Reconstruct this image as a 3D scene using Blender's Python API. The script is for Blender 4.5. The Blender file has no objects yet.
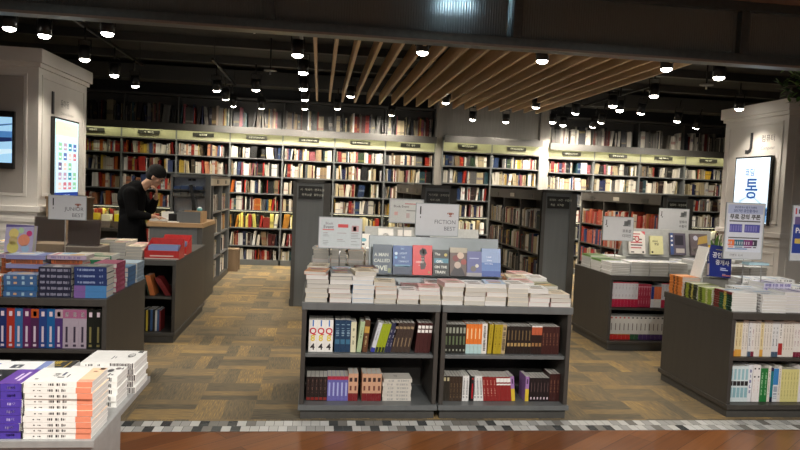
import bpy, bmesh, math, random
from mathutils import Matrix, Vector, Euler
RND = random.Random(7)
KEEP = set(v for a, b in ((0,22),(24,26),(31,31),(34,34),(49,62),(64,89),(91,92),(94,94),(96,124),(126,133),(135,148),(152,158),(160,167),(169,179),(181,184),(186,186),(188,193),(195,196),(198,198),(201,203),(205,205),(208,209),(211,212),(214,215),(223,223),(267,267),(287,287),(345,353),(367,367),(376,376),(385,388),(390,392),(398,398),(403,403),(414,414),(420,420),(435,435),(443,443),(445,465),(477,496),(502,502),(509,509),(514,514),(616,616),(621,631),(636,653),(663,663),(679,680),(686,688),(707,707),(718,718),(722,734),(791,791),(796,796),(818,818),(821,821),(830,830)) for v in range(a, b+1))  # largest-in-view books kept as single objects
PI = math.pi
SC = bpy.context.scene
COL = SC.collection

# ------------------------------------------------------------------ materials
MATS = {}
def new_mat(name):
    m = bpy.data.materials.new(name); m.use_nodes = True
    nt = m.node_tree
    return m, nt, nt.nodes['Principled BSDF']
def N(nt, t, **kw):
    n = nt.nodes.new(t)
    for k, v in kw.items(): setattr(n, k, v)
    return n
def mat(name, col, rough=.5, metal=0.0, coat=0.0, var=.08, scale=30.0, bump=0.0, stretch=(1,1,1)):
    if name in MATS: return MATS[name]
    m, nt, b = new_mat(name)
    tc = N(nt,'ShaderNodeTexCoord'); mp = N(nt,'ShaderNodeMapping'); no = N(nt,'ShaderNodeTexNoise')
    mp.inputs['Scale'].default_value = stretch
    no.inputs['Scale'].default_value = scale; no.inputs['Detail'].default_value = 3
    nt.links.new(tc.outputs['Object'], mp.inputs['Vector']); nt.links.new(mp.outputs[0], no.inputs['Vector'])
    cr = N(nt,'ShaderNodeValToRGB')
    lo = [max(0,c*(1-var)) for c in col]; hi = [min(1,c*(1+var)) for c in col]
    cr.color_ramp.elements[0].position = .3; cr.color_ramp.elements[1].position = .7
    cr.color_ramp.elements[0].color = (*lo,1); cr.color_ramp.elements[1].color = (*hi,1)
    nt.links.new(no.outputs['Fac'], cr.inputs['Fac']); nt.links.new(cr.outputs['Color'], b.inputs['Base Color'])
    b.inputs['Roughness'].default_value = rough; b.inputs['Metallic'].default_value = metal
    b.inputs['Coat Weight'].default_value = coat; b.inputs['Coat Roughness'].default_value = .15
    if bump:
        bp = N(nt,'ShaderNodeBump'); bp.inputs['Strength'].default_value = bump; bp.inputs['Distance'].default_value = .002
        nt.links.new(no.outputs['Fac'], bp.inputs['Height']); nt.links.new(bp.outputs[0], b.inputs['Normal'])
    MATS[name] = m
    return m
def emis(name, col, s):
    if name in MATS: return MATS[name]
    m, nt, b = new_mat(name)
    b.inputs['Base Color'].default_value = (*[c*.5 for c in col],1)
    b.inputs['Emission Color'].default_value = (*col,1); b.inputs['Emission Strength'].default_value = s
    MATS[name] = m; return m
def glass(name, col, rough=.02, trans=.95, alpha=None):
    if name in MATS: return MATS[name]
    m, nt, b = new_mat(name)
    b.inputs['Base Color'].default_value = (*col,1); b.inputs['Roughness'].default_value = rough
    b.inputs['Transmission Weight'].default_value = trans; b.inputs['IOR'].default_value = 1.25
    MATS[name] = m; return m

_cc = {}
def C(r, g, b, rough=.38):
    """flat colour given as sRGB 0..255, used for printed card and paper"""
    k = (r, g, b, rough)
    if k in _cc: return _cc[k]
    def l(v):
        v /= 255.
        return v/12.92 if v <= .04045 else ((v+.055)/1.055)**2.4
    m = mat('print_%d_%d_%d_%d' % (r, g, b, int(rough*100)), (l(r), l(g), l(b)), rough, var=.04, scale=60)
    _cc[k] = m; return m

GREY   = mat('grey_laminate', (.122,.130,.131), .42, coat=.1, var=.06, scale=18, stretch=(1,1,.08))
GREY2  = mat('grey_laminate_side', (.052,.047,.041), .45, var=.08, scale=18, stretch=(1,1,.08))
DARKG  = mat('dark_frame_laminate', (.060,.058,.053), .5, var=.08)
DEEP   = mat('shelf_back_board', (.050,.047,.042), .6, var=.1)
OLIVE  = mat('valance_board', (.30,.30,.19), .5, var=.05)
WHITEW = mat('white_painted_panel', (.70,.67,.63), .55, var=.03, scale=4)
LINEN  = mat('woven_wallcovering', (.38,.35,.32), .8, var=.07, scale=220, bump=.2)
GWALL  = mat('grey_wood_wallcovering', (.27,.255,.23), .6, var=.10, scale=14, stretch=(3,3,.15))
BLACK  = mat('black_paint', (.010,.010,.010), .6, var=.2)
BLACKC = mat('black_ceiling_paint', (.030,.030,.028), .8, var=.25, scale=3)
BLKM   = mat('black_metal', (.014,.014,.014), .35, metal=.3)
STEEL  = mat('brushed_steel', (.5,.5,.5), .3, metal=.9)
OAK    = mat('oak_edge', (.37,.235,.12), .4, var=.15, scale=25, stretch=(.15,1,1))
OAKB   = mat('oak_slat', (.50,.34,.19), .5, var=.12, scale=18, stretch=(1,.08,1))
PAGES  = mat('paper_pages', (.50,.485,.44), .85, var=.10, scale=260, stretch=(.02,.02,1), bump=.3)
PAGESW = mat('paper_pages_white', (.62,.61,.58), .85, var=.08, scale=260, stretch=(.02,.02,1), bump=.3)
ACRYL  = glass('clear_acrylic', (.93,.95,.95))
SIGNW  = mat('sign_card', (.60,.61,.63), .35, var=.02)
BEAMF  = mat('steel_blue_frame', (.085,.115,.12), .35, metal=.5, var=.1)

def carpet_mat():
    m, nt, b = new_mat('carpet_planks'); L = nt.links
    tc = N(nt,'ShaderNodeTexCoord')
    def mth(op, a, bb=None):
        n = N(nt,'ShaderNodeMath', operation=op)
        for i, v in enumerate((a, bb)):
            if v is None: continue
            if isinstance(v, (int, float)): n.inputs[i].default_value = v
            else: L.new(v, n.inputs[i])
        return n.outputs[0]
    sp = N(nt,'ShaderNodeSeparateXYZ'); L.new(tc.outputs['Object'], sp.inputs[0])
    x, y = sp.outputs[0], sp.outputs[1]
    cx = mth('FLOOR', mth('MULTIPLY', x, 2.5)); cy = mth('FLOOR', mth('MULTIPLY', y, 2.5))
    par = mth('FRACT', mth('MULTIPLY', mth('ADD', cx, cy), .5)); par = mth('GREATER_THAN', par, .25)
    def noise(sx, sy, det=4):
        mp = N(nt,'ShaderNodeMapping'); mp.inputs['Scale'].default_value = (sx, sy, 1)
        L.new(tc.outputs['Object'], mp.inputs[0]); n = N(nt,'ShaderNodeTexNoise')
        n.inputs['Scale'].default_value = 1; n.inputs['Detail'].default_value = det
        L.new(mp.outputs[0], n.inputs['Vector']); return n.outputs['Fac']
    a1, a2 = noise(9, 150), noise(150, 9)
    mx = N(nt,'ShaderNodeMix'); L.new(par, mx.inputs[0]); L.new(a1, mx.inputs[2]); L.new(a2, mx.inputs[3])
    fine = mx.outputs[0]
    # sub planks: four strips per tile, each with its own tone
    def plank(kx, ky):
        fx = mth('FLOOR', mth('MULTIPLY', x, kx)); fy = mth('FLOOR', mth('MULTIPLY', y, ky))
        cb = N(nt,'ShaderNodeCombineXYZ'); L.new(fx, cb.inputs[0]); L.new(fy, cb.inputs[1])
        w = N(nt,'ShaderNodeTexWhiteNoise', noise_dimensions='3D'); L.new(cb.outputs[0], w.inputs['Vector'])
        return w.outputs['Value']
    p1, p2 = plank(2.5, 10), plank(10, 2.5)
    mp_ = N(nt,'ShaderNodeMix'); L.new(par, mp_.inputs[0]); L.new(p1, mp_.inputs[2]); L.new(p2, mp_.inputs[3])
    big = noise(1.3, 1.3, 2)
    cr = N(nt,'ShaderNodeValToRGB'); e = cr.color_ramp.elements
    e[0].position = 0; e[0].color = (.050,.040,.026,1); e[1].position = 1; e[1].color = (.46,.30,.10,1)
    for p, c in ((.30,(.105,.088,.058,1)),(.55,(.165,.128,.076,1)),(.8,(.28,.19,.08,1))):
        q = e.new(p); q.color = c
    v = mth('ADD', mth('MULTIPLY', fine, 1.2), mth('MULTIPLY', mp_.outputs[0], .42))
    v = mth('ADD', v, mth('MULTIPLY', big, .5)); v = mth('SUBTRACT', v, .50)
    L.new(v, cr.inputs['Fac']); L.new(cr.outputs['Color'], b.inputs['Base Color'])
    b.inputs['Roughness'].default_value = .85
    bp = N(nt,'ShaderNodeBump'); bp.inputs['Strength'].default_value = .4; bp.inputs['Distance'].default_value = .003
    L.new(fine, bp.inputs['Height']); L.new(bp.outputs[0], b.inputs['Normal'])
    return m
def wood_floor_mat():
    m, nt, b = new_mat('glossy_wood_planks'); L = nt.links
    tc = N(nt,'ShaderNodeTexCoord'); mp = N(nt,'ShaderNodeMapping')
    mp.inputs['Rotation'].default_value = (0,0,math.radians(-38)); L.new(tc.outputs['Object'], mp.inputs[0])
    br = N(nt,'ShaderNodeTexBrick'); L.new(mp.outputs[0], br.inputs['Vector'])
    br.inputs['Scale'].default_value = 1; br.inputs['Brick Width'].default_value = 1.4; br.inputs['Row Height'].default_value = .16
    br.inputs['Mortar Size'].default_value = .002
    br.inputs['Color1'].default_value = (.21,.070,.020,1); br.inputs['Color2'].default_value = (.36,.135,.042,1)
    br.inputs['Mortar'].default_value = (.05,.02,.01,1)
    mp2 = N(nt,'ShaderNodeMapping'); mp2.inputs['Scale'].default_value = (2,40,1); L.new(mp.outputs[0], mp2.inputs[0])
    no = N(nt,'ShaderNodeTexNoise'); no.inputs['Scale'].default_value = 1; no.inputs['Detail'].default_value = 5
    L.new(mp2.outputs[0], no.inputs['Vector'])
    mx = N(nt,'ShaderNodeMix', data_type='RGBA', blend_type='MULTIPLY'); mx.inputs[0].default_value = .55
    L.new(br.outputs['Color'], mx.inputs[6]); L.new(no.outputs['Fac'], mx.inputs[7])
    L.new(mx.outputs[2], b.inputs['Base Color']); b.inputs['Roughness'].default_value = .28
    return m
def mosaic_mat():
    m, nt, b = new_mat('mosaic_tiles'); L = nt.links
    tc = N(nt,'ShaderNodeTexCoord'); br = N(nt,'ShaderNodeTexBrick'); L.new(tc.outputs['Object'], br.inputs['Vector'])
    br.inputs['Scale'].default_value = 1; br.inputs['Brick Width'].default_value = .060; br.inputs['Row Height'].default_value = .095
    br.offset = .5; br.inputs['Mortar Size'].default_value = .0015
    sp = N(nt,'ShaderNodeSeparateXYZ'); L.new(tc.outputs['Object'], sp.inputs[0])
    def mth(op, a, bb):
        n = N(nt,'ShaderNodeMath', operation=op)
        for i, v in enumerate((a, bb)):
            if v is None: continue
            if isinstance(v, (int, float)): n.inputs[i].default_value = v
            else: L.new(v, n.inputs[i])
        return n.outputs[0]
    row = mth('FLOOR', mth('DIVIDE', sp.outputs[1], .095), None)
    off = mth('MULTIPLY', mth('SUBTRACT', 1.0, mth('MODULO', row, 2.0)), .5)
    colm = mth('FLOOR', mth('ADD', mth('DIVIDE', sp.outputs[0], .060), off), None)
    cb = N(nt,'ShaderNodeCombineXYZ'); L.new(row, cb.inputs[1]); L.new(colm, cb.inputs[0])
    w = N(nt,'ShaderNodeTexWhiteNoise', noise_dimensions='3D'); L.new(cb.outputs[0], w.inputs['Vector'])
    cr = N(nt,'ShaderNodeValToRGB'); cr.color_ramp.interpolation = 'CONSTANT'; e = cr.color_ramp.elements
    e[0].position = 0; e[0].color = (.62,.62,.59,1); e[1].position = .40; e[1].color = (.42,.42,.40,1)
    for p, c in ((.60,(.22,.21,.19,1)),(.76,(.06,.065,.065,1)),(.92,(.70,.70,.68,1))):
        q = e.new(p); q.color = c
    L.new(w.outputs['Value'], cr.inputs['Fac'])
    mx = N(nt,'ShaderNodeMix', data_type='RGBA'); L.new(br.outputs['Fac'], mx.inputs[0]); L.new(cr.outputs['Color'], mx.inputs[6])
    mx.inputs[7].default_value = (.12,.12,.11,1)
    L.new(mx.outputs[2], b.inputs['Base Color']); b.inputs['Roughness'].default_value = .25
    return m
def fluted_mat():
    m, nt, b = new_mat('fluted_glass'); L = nt.links
    b.inputs['Base Color'].default_value = (.20,.26,.27,1); b.inputs['Roughness'].default_value = .22
    b.inputs['Transmission Weight'].default_value = .45; b.inputs['IOR'].default_value = 1.4
    no = N(nt,'ShaderNodeTexNoise'); no.inputs['Scale'].default_value = 5
    r = N(nt,'ShaderNodeMapRange'); r.inputs[3].default_value = .16; r.inputs[4].default_value = .3
    L.new(no.outputs['Fac'], r.inputs[0]); L.new(r.outputs[0], b.inputs['Roughness'])
    return m
def book_attr_mat():
    m, nt, b = new_mat('printed_spines')
    a = N(nt,'ShaderNodeAttribute', attribute_name='Col'); nt.links.new(a.outputs['Color'], b.inputs['Base Color'])
    no = N(nt,'ShaderNodeTexNoise'); no.inputs['Scale'].default_value = 40
    r = N(nt,'ShaderNodeMapRange'); r.inputs[3].default_value = .35; r.inputs[4].default_value = .6
    nt.links.new(no.outputs['Fac'], r.inputs[0]); nt.links.new(r.outputs[0], b.inputs['Roughness'])
    return m

# ------------------------------------------------------------------ mesh builder
class MB:
    def __init__(s): s.bm = bmesh.new(); s.mats = []
    def mi(s, m):
        if m not in s.mats: s.mats.append(m)
        return s.mats.index(m)
    def box(s, x0, x1, y0, y1, z0, z1, m, bev=0.0, M=None):
        T = Matrix.Translation(((x0+x1)/2,(y0+y1)/2,(z0+z1)/2)) @ Matrix.Diagonal((abs(x1-x0),abs(y1-y0),abs(z1-z0),1))
        if M is not None: T = M @ T
        r = bmesh.ops.create_cube(s.bm, size=1, matrix=T); i = s.mi(m)
        fs = {f for v in r['verts'] for f in v.link_faces}
        for f in fs: f.material_index = i
        if bev:
            es = list({e for v in r['verts'] for e in v.link_edges})
            rr = bmesh.ops.bevel(s.bm, geom=es, offset=bev, segments=2, affect='EDGES', profile=.6)
            for f in rr['faces']: f.material_index = i
        return s
    def cyl(s, a, b, r0, r1, m, seg=16, smooth=True):
        a, b = Vector(a), Vector(b); d = b-a
        q = d.to_track_quat('Z','Y').to_matrix().to_4x4()
        T = Matrix.Translation((a+b)/2) @ q
        r = bmesh.ops.create_cone(s.bm, cap_ends=True, segments=seg, radius1=r0, radius2=r1, depth=d.length, matrix=T)
        i = s.mi(m)
        for f in {f for v in r['verts'] for f in v.link_faces}:
            f.material_index = i; f.smooth = smooth and len(f.verts) == 4
        return s
    def tube(s, pts, rad, m, seg=8):
        for a, b in zip(pts[:-1], pts[1:]): s.cyl(a, b, rad, rad, m, seg)
        return s
    def sph(s, c, r, m, sc=(1,1,1), seg=16, M=None):
        T = Matrix.Translation(c) @ Matrix.Diagonal((r*sc[0], r*sc[1], r*sc[2], 1))
        if M is not None: T = M @ T
        g = bmesh.ops.create_uvsphere(s.bm, u_segments=seg, v_segments=max(6,seg//2), radius=1, matrix=T); i = s.mi(m)
        for f in {f for v in g['verts'] for f in v.link_faces}: f.material_index = i; f.smooth = True
        return s
    def quad(s, M, u0, v0, u1, v1, m, off=0.0004):
        vs = [s.bm.verts.new(M @ Vector((u, v, off))) for u, v in ((u0,v0),(u1,v0),(u1,v1),(u0,v1))]
        f = s.bm.faces.new(vs); f.material_index = s.mi(m); return s
    def poly(s, M, pts, m, off=0.0004):
        f = s.bm.faces.new([s.bm.verts.new(M @ Vector((u, v, off))) for u, v in pts]); f.material_index = s.mi(m); return s
    def text(s, txt, M, u, v, size, m, off=0.0008, align='LEFT', bold=0, squash=1.0):
        me = text_mesh(txt, align, bold)
        i = s.mi(m); n0 = len(s.bm.faces)
        T = M @ Matrix.Translation((u, v, off)) @ Matrix.Diagonal((size*squash, size, size, 1))
        vs = [s.bm.verts.new(T @ w.co) for w in me.vertices]
        for p in me.polygons:
            try: f = s.bm.faces.new([vs[k] for k in p.vertices]); f.material_index = i
            except ValueError: pass
        return s
    def build(s, name, parent=None, loc=None):
        me = bpy.data.meshes.new(name); s.bm.to_mesh(me); s.bm.free()
        for m in s.mats: me.materials.append(m)
        return link(name, me, parent, loc)
    def mesh(s, name):
        me = bpy.data.meshes.new(name); s.bm.to_mesh(me); s.bm.free()
        for m in s.mats: me.materials.append(m)
        return me
_tm = {}
def text_mesh(txt, align, bold):
    k = (txt, align, bold)
    if k in _tm: return _tm[k]
    cu = bpy.data.curves.new('lettering', 'FONT'); cu.body = txt; cu.align_x = align; cu.resolution_u = 3; cu.offset = bold*.012
    o = bpy.data.objects.new('lettering', cu); COL.objects.link(o); bpy.context.view_layer.update()
    dg = bpy.context.evaluated_depsgraph_get()
    me = bpy.data.meshes.new_from_object(o.evaluated_get(dg)); bpy.data.objects.remove(o); bpy.data.curves.remove(cu)
    _tm[k] = me; return me
def link(name, me, parent=None, loc=None):
    o = bpy.data.objects.new(name, me); COL.objects.link(o)
    if parent is not None: o.parent = parent
    if loc is not None: o.location = loc
    return o
def tag(o, label, cat, group=None):
    o['label'] = label; o['category'] = cat
    if group: o['group'] = group
    return o
def thing(name, label, cat, loc=(0,0,0), rot=(0,0,0), group=None):
    o = bpy.data.objects.new(name, None); COL.objects.link(o); o.location = loc; o.rotation_euler = rot
    o.empty_display_size = .05
    return tag(o, label, cat, group)
def struct(name, mb):
    o = mb.build(name); o['kind'] = 'structure'; return o
ORD = ['first','second','third','fourth','fifth','sixth','seventh','eighth','ninth','tenth','eleventh','twelfth','thirteenth','fourteenth','fifteenth','sixteenth','seventeenth','eighteenth','nineteenth','twentieth',
       'twenty-first','twenty-second','twenty-third','twenty-fourth','twenty-fifth','twenty-sixth','twenty-seventh','twenty-eighth','twenty-ninth','thirtieth']+['thirty-'+w for w in ('first','second','third','fourth','fifth','sixth','seventh','eighth','ninth')]
# plane frames: text X axis, text Y axis, normal
def frame(o, x, y):
    x, y = Vector(x).normalized(), Vector(y).normalized(); z = x.cross(y)
    return Matrix(((x.x,y.x,z.x,o[0]),(x.y,y.y,z.y,o[1]),(x.z,y.z,z.z,o[2]),(0,0,0,1)))

# ------------------------------------------------------------------ camera, world, view
def camera():
    f_, yaw, pit, rol = 656.2, .12444, .05828, .04311
    cy, sy, cp, sp = math.cos(yaw), math.sin(yaw), math.cos(pit), math.sin(pit)
    f = Vector((sy*cp,cy*cp,-sp)); r = Vector((cy,-sy,0)); u = r.cross(f); c, s = math.cos(rol), math.sin(rol)
    r2 = c*r+s*u; u2 = -s*r+c*u
    cd = bpy.data.cameras.new('camera'); cd.sensor_width = 36; cd.lens = f_*36/800; cd.clip_end = 60
    o = bpy.data.objects.new('camera', cd); COL.objects.link(o)
    o.matrix_world = Matrix(((r2.x,u2.x,-f.x,0),(r2.y,u2.y,-f.y,0),(r2.z,u2.z,-f.z,1.6),(0,0,0,1))); SC.camera = o
camera()
w = bpy.data.worlds.new('world'); SC.world = w; w.use_nodes = True
w.node_tree.nodes['Background'].inputs[0].default_value = (.75,.85,1,1); w.node_tree.nodes['Background'].inputs[1].default_value = .06
SC.view_settings.view_transform = 'Standard'; SC.view_settings.look = 'None'; SC.view_settings.exposure = 0.0; SC.view_settings.gamma = 1
SC.view_settings.use_curve_mapping = False

# ------------------------------------------------------------------ setting
CARPET, WOODF, MOS, FLUTE, BOOKM = carpet_mat(), wood_floor_mat(), mosaic_mat(), fluted_mat(), book_attr_mat()
struct('floor', MB().box(-7,10,4.37,13.3,-.05,0,CARPET))
struct('floor_mall', MB().box(-7,10,-3,4.18,-.05,0,WOODF))
struct('trim_1', MB().box(-7,10,4.18,4.37,-.05,.001,MOS))
struct('ceiling', MB().box(-7,10,4.3,13.3,3.62,3.7,BLACKC))
struct('wall_back', MB().box(-7,10,13.02,13.1,0,3.62,BLACK))
struct('wall_left', MB().box(-7.1,-7,-3,13.1,0,3.7,WHITEW))
struct('wall_right', MB().box(10,10.1,-3,13.1,0,3.7,WHITEW))
mallc = mat('mall_ceiling_board', (.19,.15,.12), .6, var=.05)
struct('ceiling_mall', MB().box(-7,10,-3,4.14,2.93,3.0,mallc))
# ceiling ducts and joists of the dark ceiling
j = 1
for y in (5.6, 7.0, 8.4, 9.8, 11.2):
    struct('trim_%d' % (j+1), MB().box(-7,10,y,y+.10,3.50,3.62,mat('dark_joist',(.05,.05,.047),.6))); j += 1
struct('trim_8', MB().box(-6.9,9.9,12.1,12.5,3.3,3.55,mat('dark_joist',(.05,.05,.047),.6)))
# centre pier behind the centre bookcases
g = MB(); g.box(2.2,2.33,12.55,13.0,0,3.62,GWALL); g.box(4.27,4.46,12.55,13.0,0,3.62,GWALL); g.box(2.33,4.27,12.62,13.0,2.6,3.62,GWALL)
struct('wall_centre', g)

# left and right clad piers with panel mouldings
def pier(name, x0, x1, y0, y1, side):
    b = MB(); b.box(x0,x1,y0,y1,0,2.86,WHITEW)
    struct(name, b)
    c = MB(); c.box(x0-.06,x1+.06,y0-.06,y1+.06,2.84,3.0,WHITEW, .008); c.box(x0-.03,x1+.03,y0-.03,y1+.03,2.79,2.84,WHITEW, .006)
    struct('trim_9' if side == 'left' else 'trim_10', c)
    t = MB()
    t.box(x0-.04,x1+.04,y0-.04,y1+.04,1.12,1.19,WHITEW,.008); t.box(x0-.02,x1+.02,y0-.02,y1+.02,1.00,1.05,WHITEW,.006)
    t.box(x0-.03,x1+.03,y0-.03,y1+.03,0,.15,WHITEW,.008)
    def fr(u0, u1, v0, v1, wall):   # moulding rectangle on a face
        w = .035; d = .010
        for (a,b_,c_,d_) in ((u0,u1,v0,v0+w),(u0,u1,v1-w,v1),(u0,u0+w,v0+w,v1-w),(u1-w,u1,v0+w,v1-w)):
            if wall == 'front': t.box(a,b_,y0-d,y0,c_,d_,WHITEW,.004)
            elif wall == 'right': t.box(x1,x1+d,a,b_,c_,d_,WHITEW,.004)
            else: t.box(x0-d,x0,a,b_,c_,d_,WHITEW,.004)
    wall = 'right' if side == 'left' else 'left'
    fr(y0+.09,y1-.09,1.3,2.72,wall); fr(y0+.09,y1-.09,.25,.92,wall)
    fr(x0+.1 if side=='left' else x0+.12, x1-.12 if side=='left' else x1-.1,1.3,2.72,'front')
    fr(x0+.1,x1-.1,.25,.92,'front')
    struct('trim_11' if side == 'left' else 'trim_12', t)
pier('wall_left_pier', -5.2,-3.25,8.1,9.67,'left')
pier('wall_right_pier', 6.2,8.0,8.15,9.53,'right')
# fabric infill panels of the left pier's front
struct('trim_13', MB().box(-5.06,-3.41,8.09,8.1,1.34,2.68,LINEN))

# store-front header beam
fb = MB(); fb.box(-7,10,4.14,4.26,2.52,2.585,BEAMF,.004); fb.box(-7,10,4.14,4.26,2.87,2.93,BEAMF,.004)
for x in (-5.02,-3.46,-1.9,-.34,1.22,2.78,4.34,5.9,7.46):
    fb.box(x-.028,x+.028,4.14,4.26,2.585,2.87,BEAMF,.004)
fb.box(-7,10,4.132,4.14,2.515,2.53,mat('beam_edge_strip',(.20,.18,.15),.4))
struct('trim_14', fb)
gl = MB(); k = 0
xx = -7.0; import itertools
rib = .0165; n = int(17/rib); i_ = gl.mi(FLUTE)
prev = None; prevb = None
for q in range(n*4+1):
    x = -7+q*rib/4; y = 4.19-.0022*abs(math.sin(q/4*PI))
    a = gl.bm.verts.new((x,y,2.58)); b_ = gl.bm.verts.new((x,y,2.875)); c_ = gl.bm.verts.new((x,4.197,2.58)); d_ = gl.bm.verts.new((x,4.197,2.875))
    if prev:
        f = gl.bm.faces.new((prev[0],a,b_,prev[1])); f2 = gl.bm.faces.new((c_,prev[2],prev[3],d_))
    prev = (a,b_,c_,d_)
struct('window_1', gl)

# ------------------------------------------------------------------ oak ceiling slats
for i in range(19):
    x = -.09+.2075*i
    o = MB().box(-.016,.016,-3.2,3.2,0,.17,OAKB,.002).build('ceiling_slat', loc=(x,7.8,2.95))
    tag(o, 'long oak ceiling baffle, %s from the left of the slatted row' % ORD[i], 'ceiling slat', 'oak baffles under the black ceiling')

# ------------------------------------------------------------------ track lights
LAMP = emis('lamp_face', (1.0,.93,.82), 30)
def make_spot():
    r = thing('track_spotlight','','spotlight')
    MB().cyl((0,0,0),(0,0,.15),.062,.062,BLKM,20).build('lamp_housing', r)
    MB().sph((0,0,.0),.056,LAMP,(1,1,.55)).build('lamp_lens', r)
    b = MB(); b.tube([(.068,0,.06),(.068,0,.22),(0,0,.22)],.006,BLKM); b.tube([(-.068,0,.06),(-.068,0,.22),(0,0,.22)],.006,BLKM)
    b.cyl((0,0,.21),(0,0,.36),.012,.012,BLKM); b.build('yoke', r)
    return r
SP0 = make_spot(); first = [True]
def dup(root):
    r = root.copy(); COL.objects.link(r)
    for ch in root.children:
        c = ch.copy(); COL.objects.link(c); c.parent = r
        for g_ in ch.children:
            d = g_.copy(); COL.objects.link(d); d.parent = c
    return r
LN = [0]
def spot(x, y, label, tilt=(0,0), e=1.0, z=2.9, light=True):
    r = SP0 if first[0] else dup(SP0); first[0] = False
    r.location = (x,y,z); r.rotation_euler = (tilt[0],tilt[1],0)
    tag(r, label, 'spotlight', 'black spotlights under the dark ceiling')
    if light:
        ld = bpy.data.lights.new('spot_beam','SPOT'); ld.energy = POW*e; ld.spot_size = math.radians(118 if y < 10.9 else 135); ld.spot_blend = .7
        ld.shadow_soft_size = .05; ld.color = (1.0,.90,.76)
        lo = bpy.data.objects.new('spot_beam', ld); COL.objects.link(lo)
        v = Euler((tilt[0],tilt[1],0)).to_matrix() @ Vector((0,0,-.02))
        lo.location = Vector((x,y,z))+v; lo.rotation_euler = (tilt[0],tilt[1],0)
POW = 205
rows = [
 ('the far left ceiling track', [(-2.88,6.53),(-2.67,6.77),(-2.0,6.47),(-2.72,8.01),(-2.73,9.14),(-2.71,10.06)], 0, (.9)),
 ('the track beside the slats', [(-.27,6.9),(-.24,7.98),(-.27,9.35),(-.27,10.5),(-.30,11.7)], 0, 1.0),
 ('the short back left track', [(-1.55,10.02),(-1.55,10.97),(-1.55,11.9),(-.95,9.69),(-1.07,12.0)], 0, 1.0),
 ('the wooden slats', [(.94,6.35),(2.14,6.36),(3.43,6.33),(.41,9.77),(1.85,9.87),(3.23,9.77)], 0, 1.2),
 ('the back centre wall', [(.26,11.4),(1.25,11.9),(2.77,12.0),(3.43,12.1),(4.2,11.7),(4.55,12.1)], 0, 1.0),
 ('the right ceiling tracks', [(4.16,6.58),(4.21,8.04),(4.18,9.16),(4.49,9.59),(4.9,9.73),(5.84,8.7)], 0, 1.0),
 ('the back right corner', [(4.03,10.2),(5.92,10.46),(6.73,11.24),(4.92,11.23),(5.1,12.0)], 0, 1.0)]
for nm, pts, _, e in rows:
    for k, (x, y) in enumerate(sorted(pts, key=lambda p: p[1])):
        t = (0,0)
        if y > 10.9: t = (math.radians(27),0)
        elif y > 9.6: t = (math.radians(14),0)
        order = ORD[k]
        if y > 10.9 and 2.3 < x < 4.7: t = (math.radians(6),0)
        ee = e
        if y > 10.9: ee *= (1.0 if x < -.5 else 1.7) if x < 2 else (.6 if x < 4 else .95)
        if x > 3.9 and y < 10: ee *= .75
        if x > 3.9 and y >= 10: ee *= 1.9
        spot(x, y, 'lit black spotlight, %snearest to viewer of those by %s' % ('' if k == 0 else order+' ', nm), t, ee)
def track(x0, y0, x1, y1, label):
    b = MB(); d = Vector((x1-x0,y1-y0,0)); L_ = d.length
    b.box(0,L_,-.018,.018,0,.035,BLKM); o = b.build('lighting_track', loc=(x0,y0,3.26)); o.rotation_euler = (0,0,math.atan2(d.y,d.x))
    MB().cyl((.15,0,.03),(.15,0,.37),.006,.006,BLKM,6).build('hanger', o); MB().cyl((L_-.15,0,.03),(L_-.15,0,.37),.006,.006,BLKM,6).build('hanger', o)
    tag(o, label, 'light track', 'black lighting tracks')
track(-2.73,5.6,-2.73,10.5,'long black lighting track over the far left aisle')
track(-.27,6.3,-.27,12.0,'long black lighting track just left of the oak slats')
track(-1.55,9.6,-1.55,12.1,'short black lighting track near the back left bookcases')
track(4.18,6.1,4.18,11.9,'long black lighting track just right of the oak slats')
track(4.9,9.3,4.9,12.0,'short black lighting track towards the back right bookcases')
for x, y, l in ((-.72,7.0,'small flush ceiling sprinkler, nearer of the two left of the slats'),(-.75,9.6,'small flush ceiling sprinkler, farther of the two left of the slats'),(5.2,8.5,'small flush ceiling sprinkler over the right aisle')):
    r = thing('ceiling_sprinkler', l, 'sprinkler', (x,y,3.16), group='ceiling sprinklers')
    MB().cyl((0,0,0),(0,0,.015),.09,.09,mat('grey_plastic',(.2,.2,.19),.5),20).build('escutcheon', r)
    b = MB(); b.cyl((0,0,-.05),(0,0,0),.012,.012,STEEL,8); b.cyl((0,0,.015),(0,0,.46),.012,.012,BLKM,8); b.build('pipe', r)

# unseen fill lamps over the front walkway, added to light the table fronts
for k, (x, y, e) in enumerate(((-2.4,1.0,.8),(-.5,.6,.5),(1.2,1.0,1.1),(3.0,1.0,.9),(1.0,-1.2,1.0))):
    r = thing('added_fill_light','round added fill light over the wooden walkway, %s from the left' % ORD[k],'fill light',(x,y,2.91), group='added walkway fill lights')
    MB().cyl((0,0,0),(0,0,.02),.09,.09,SIGNW,20).build('trim_ring', r); MB().cyl((0,0,-.004),(0,0,.002),.07,.07,LAMP,20).build('lamp_lens', r)
    ld = bpy.data.lights.new('added_fill_beam','SPOT'); ld.energy = 290*e; ld.spot_size = math.radians(172); ld.spot_blend = .3; ld.shadow_soft_size = .07; ld.color = (1,.96,.90)
    lo = bpy.data.objects.new('added_fill_beam', ld); COL.objects.link(lo); lo.location = (x,y,2.88)
# cool lamp that washes the fluted glass from inside
ld = bpy.data.lights.new('glass_wash','SPOT'); ld.energy = 60; ld.spot_size = math.radians(95); ld.spot_blend = .3; ld.color = (.75,.88,1); ld.shadow_soft_size = .03
lo = bpy.data.objects.new('glass_wash', ld); COL.objects.link(lo); lo.location = (.93,4.75,2.93)
lo.rotation_euler = (Vector((.93,4.2,2.72))-Vector((.93,4.75,2.93))).to_track_quat('-Z','Y').to_euler()

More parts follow.
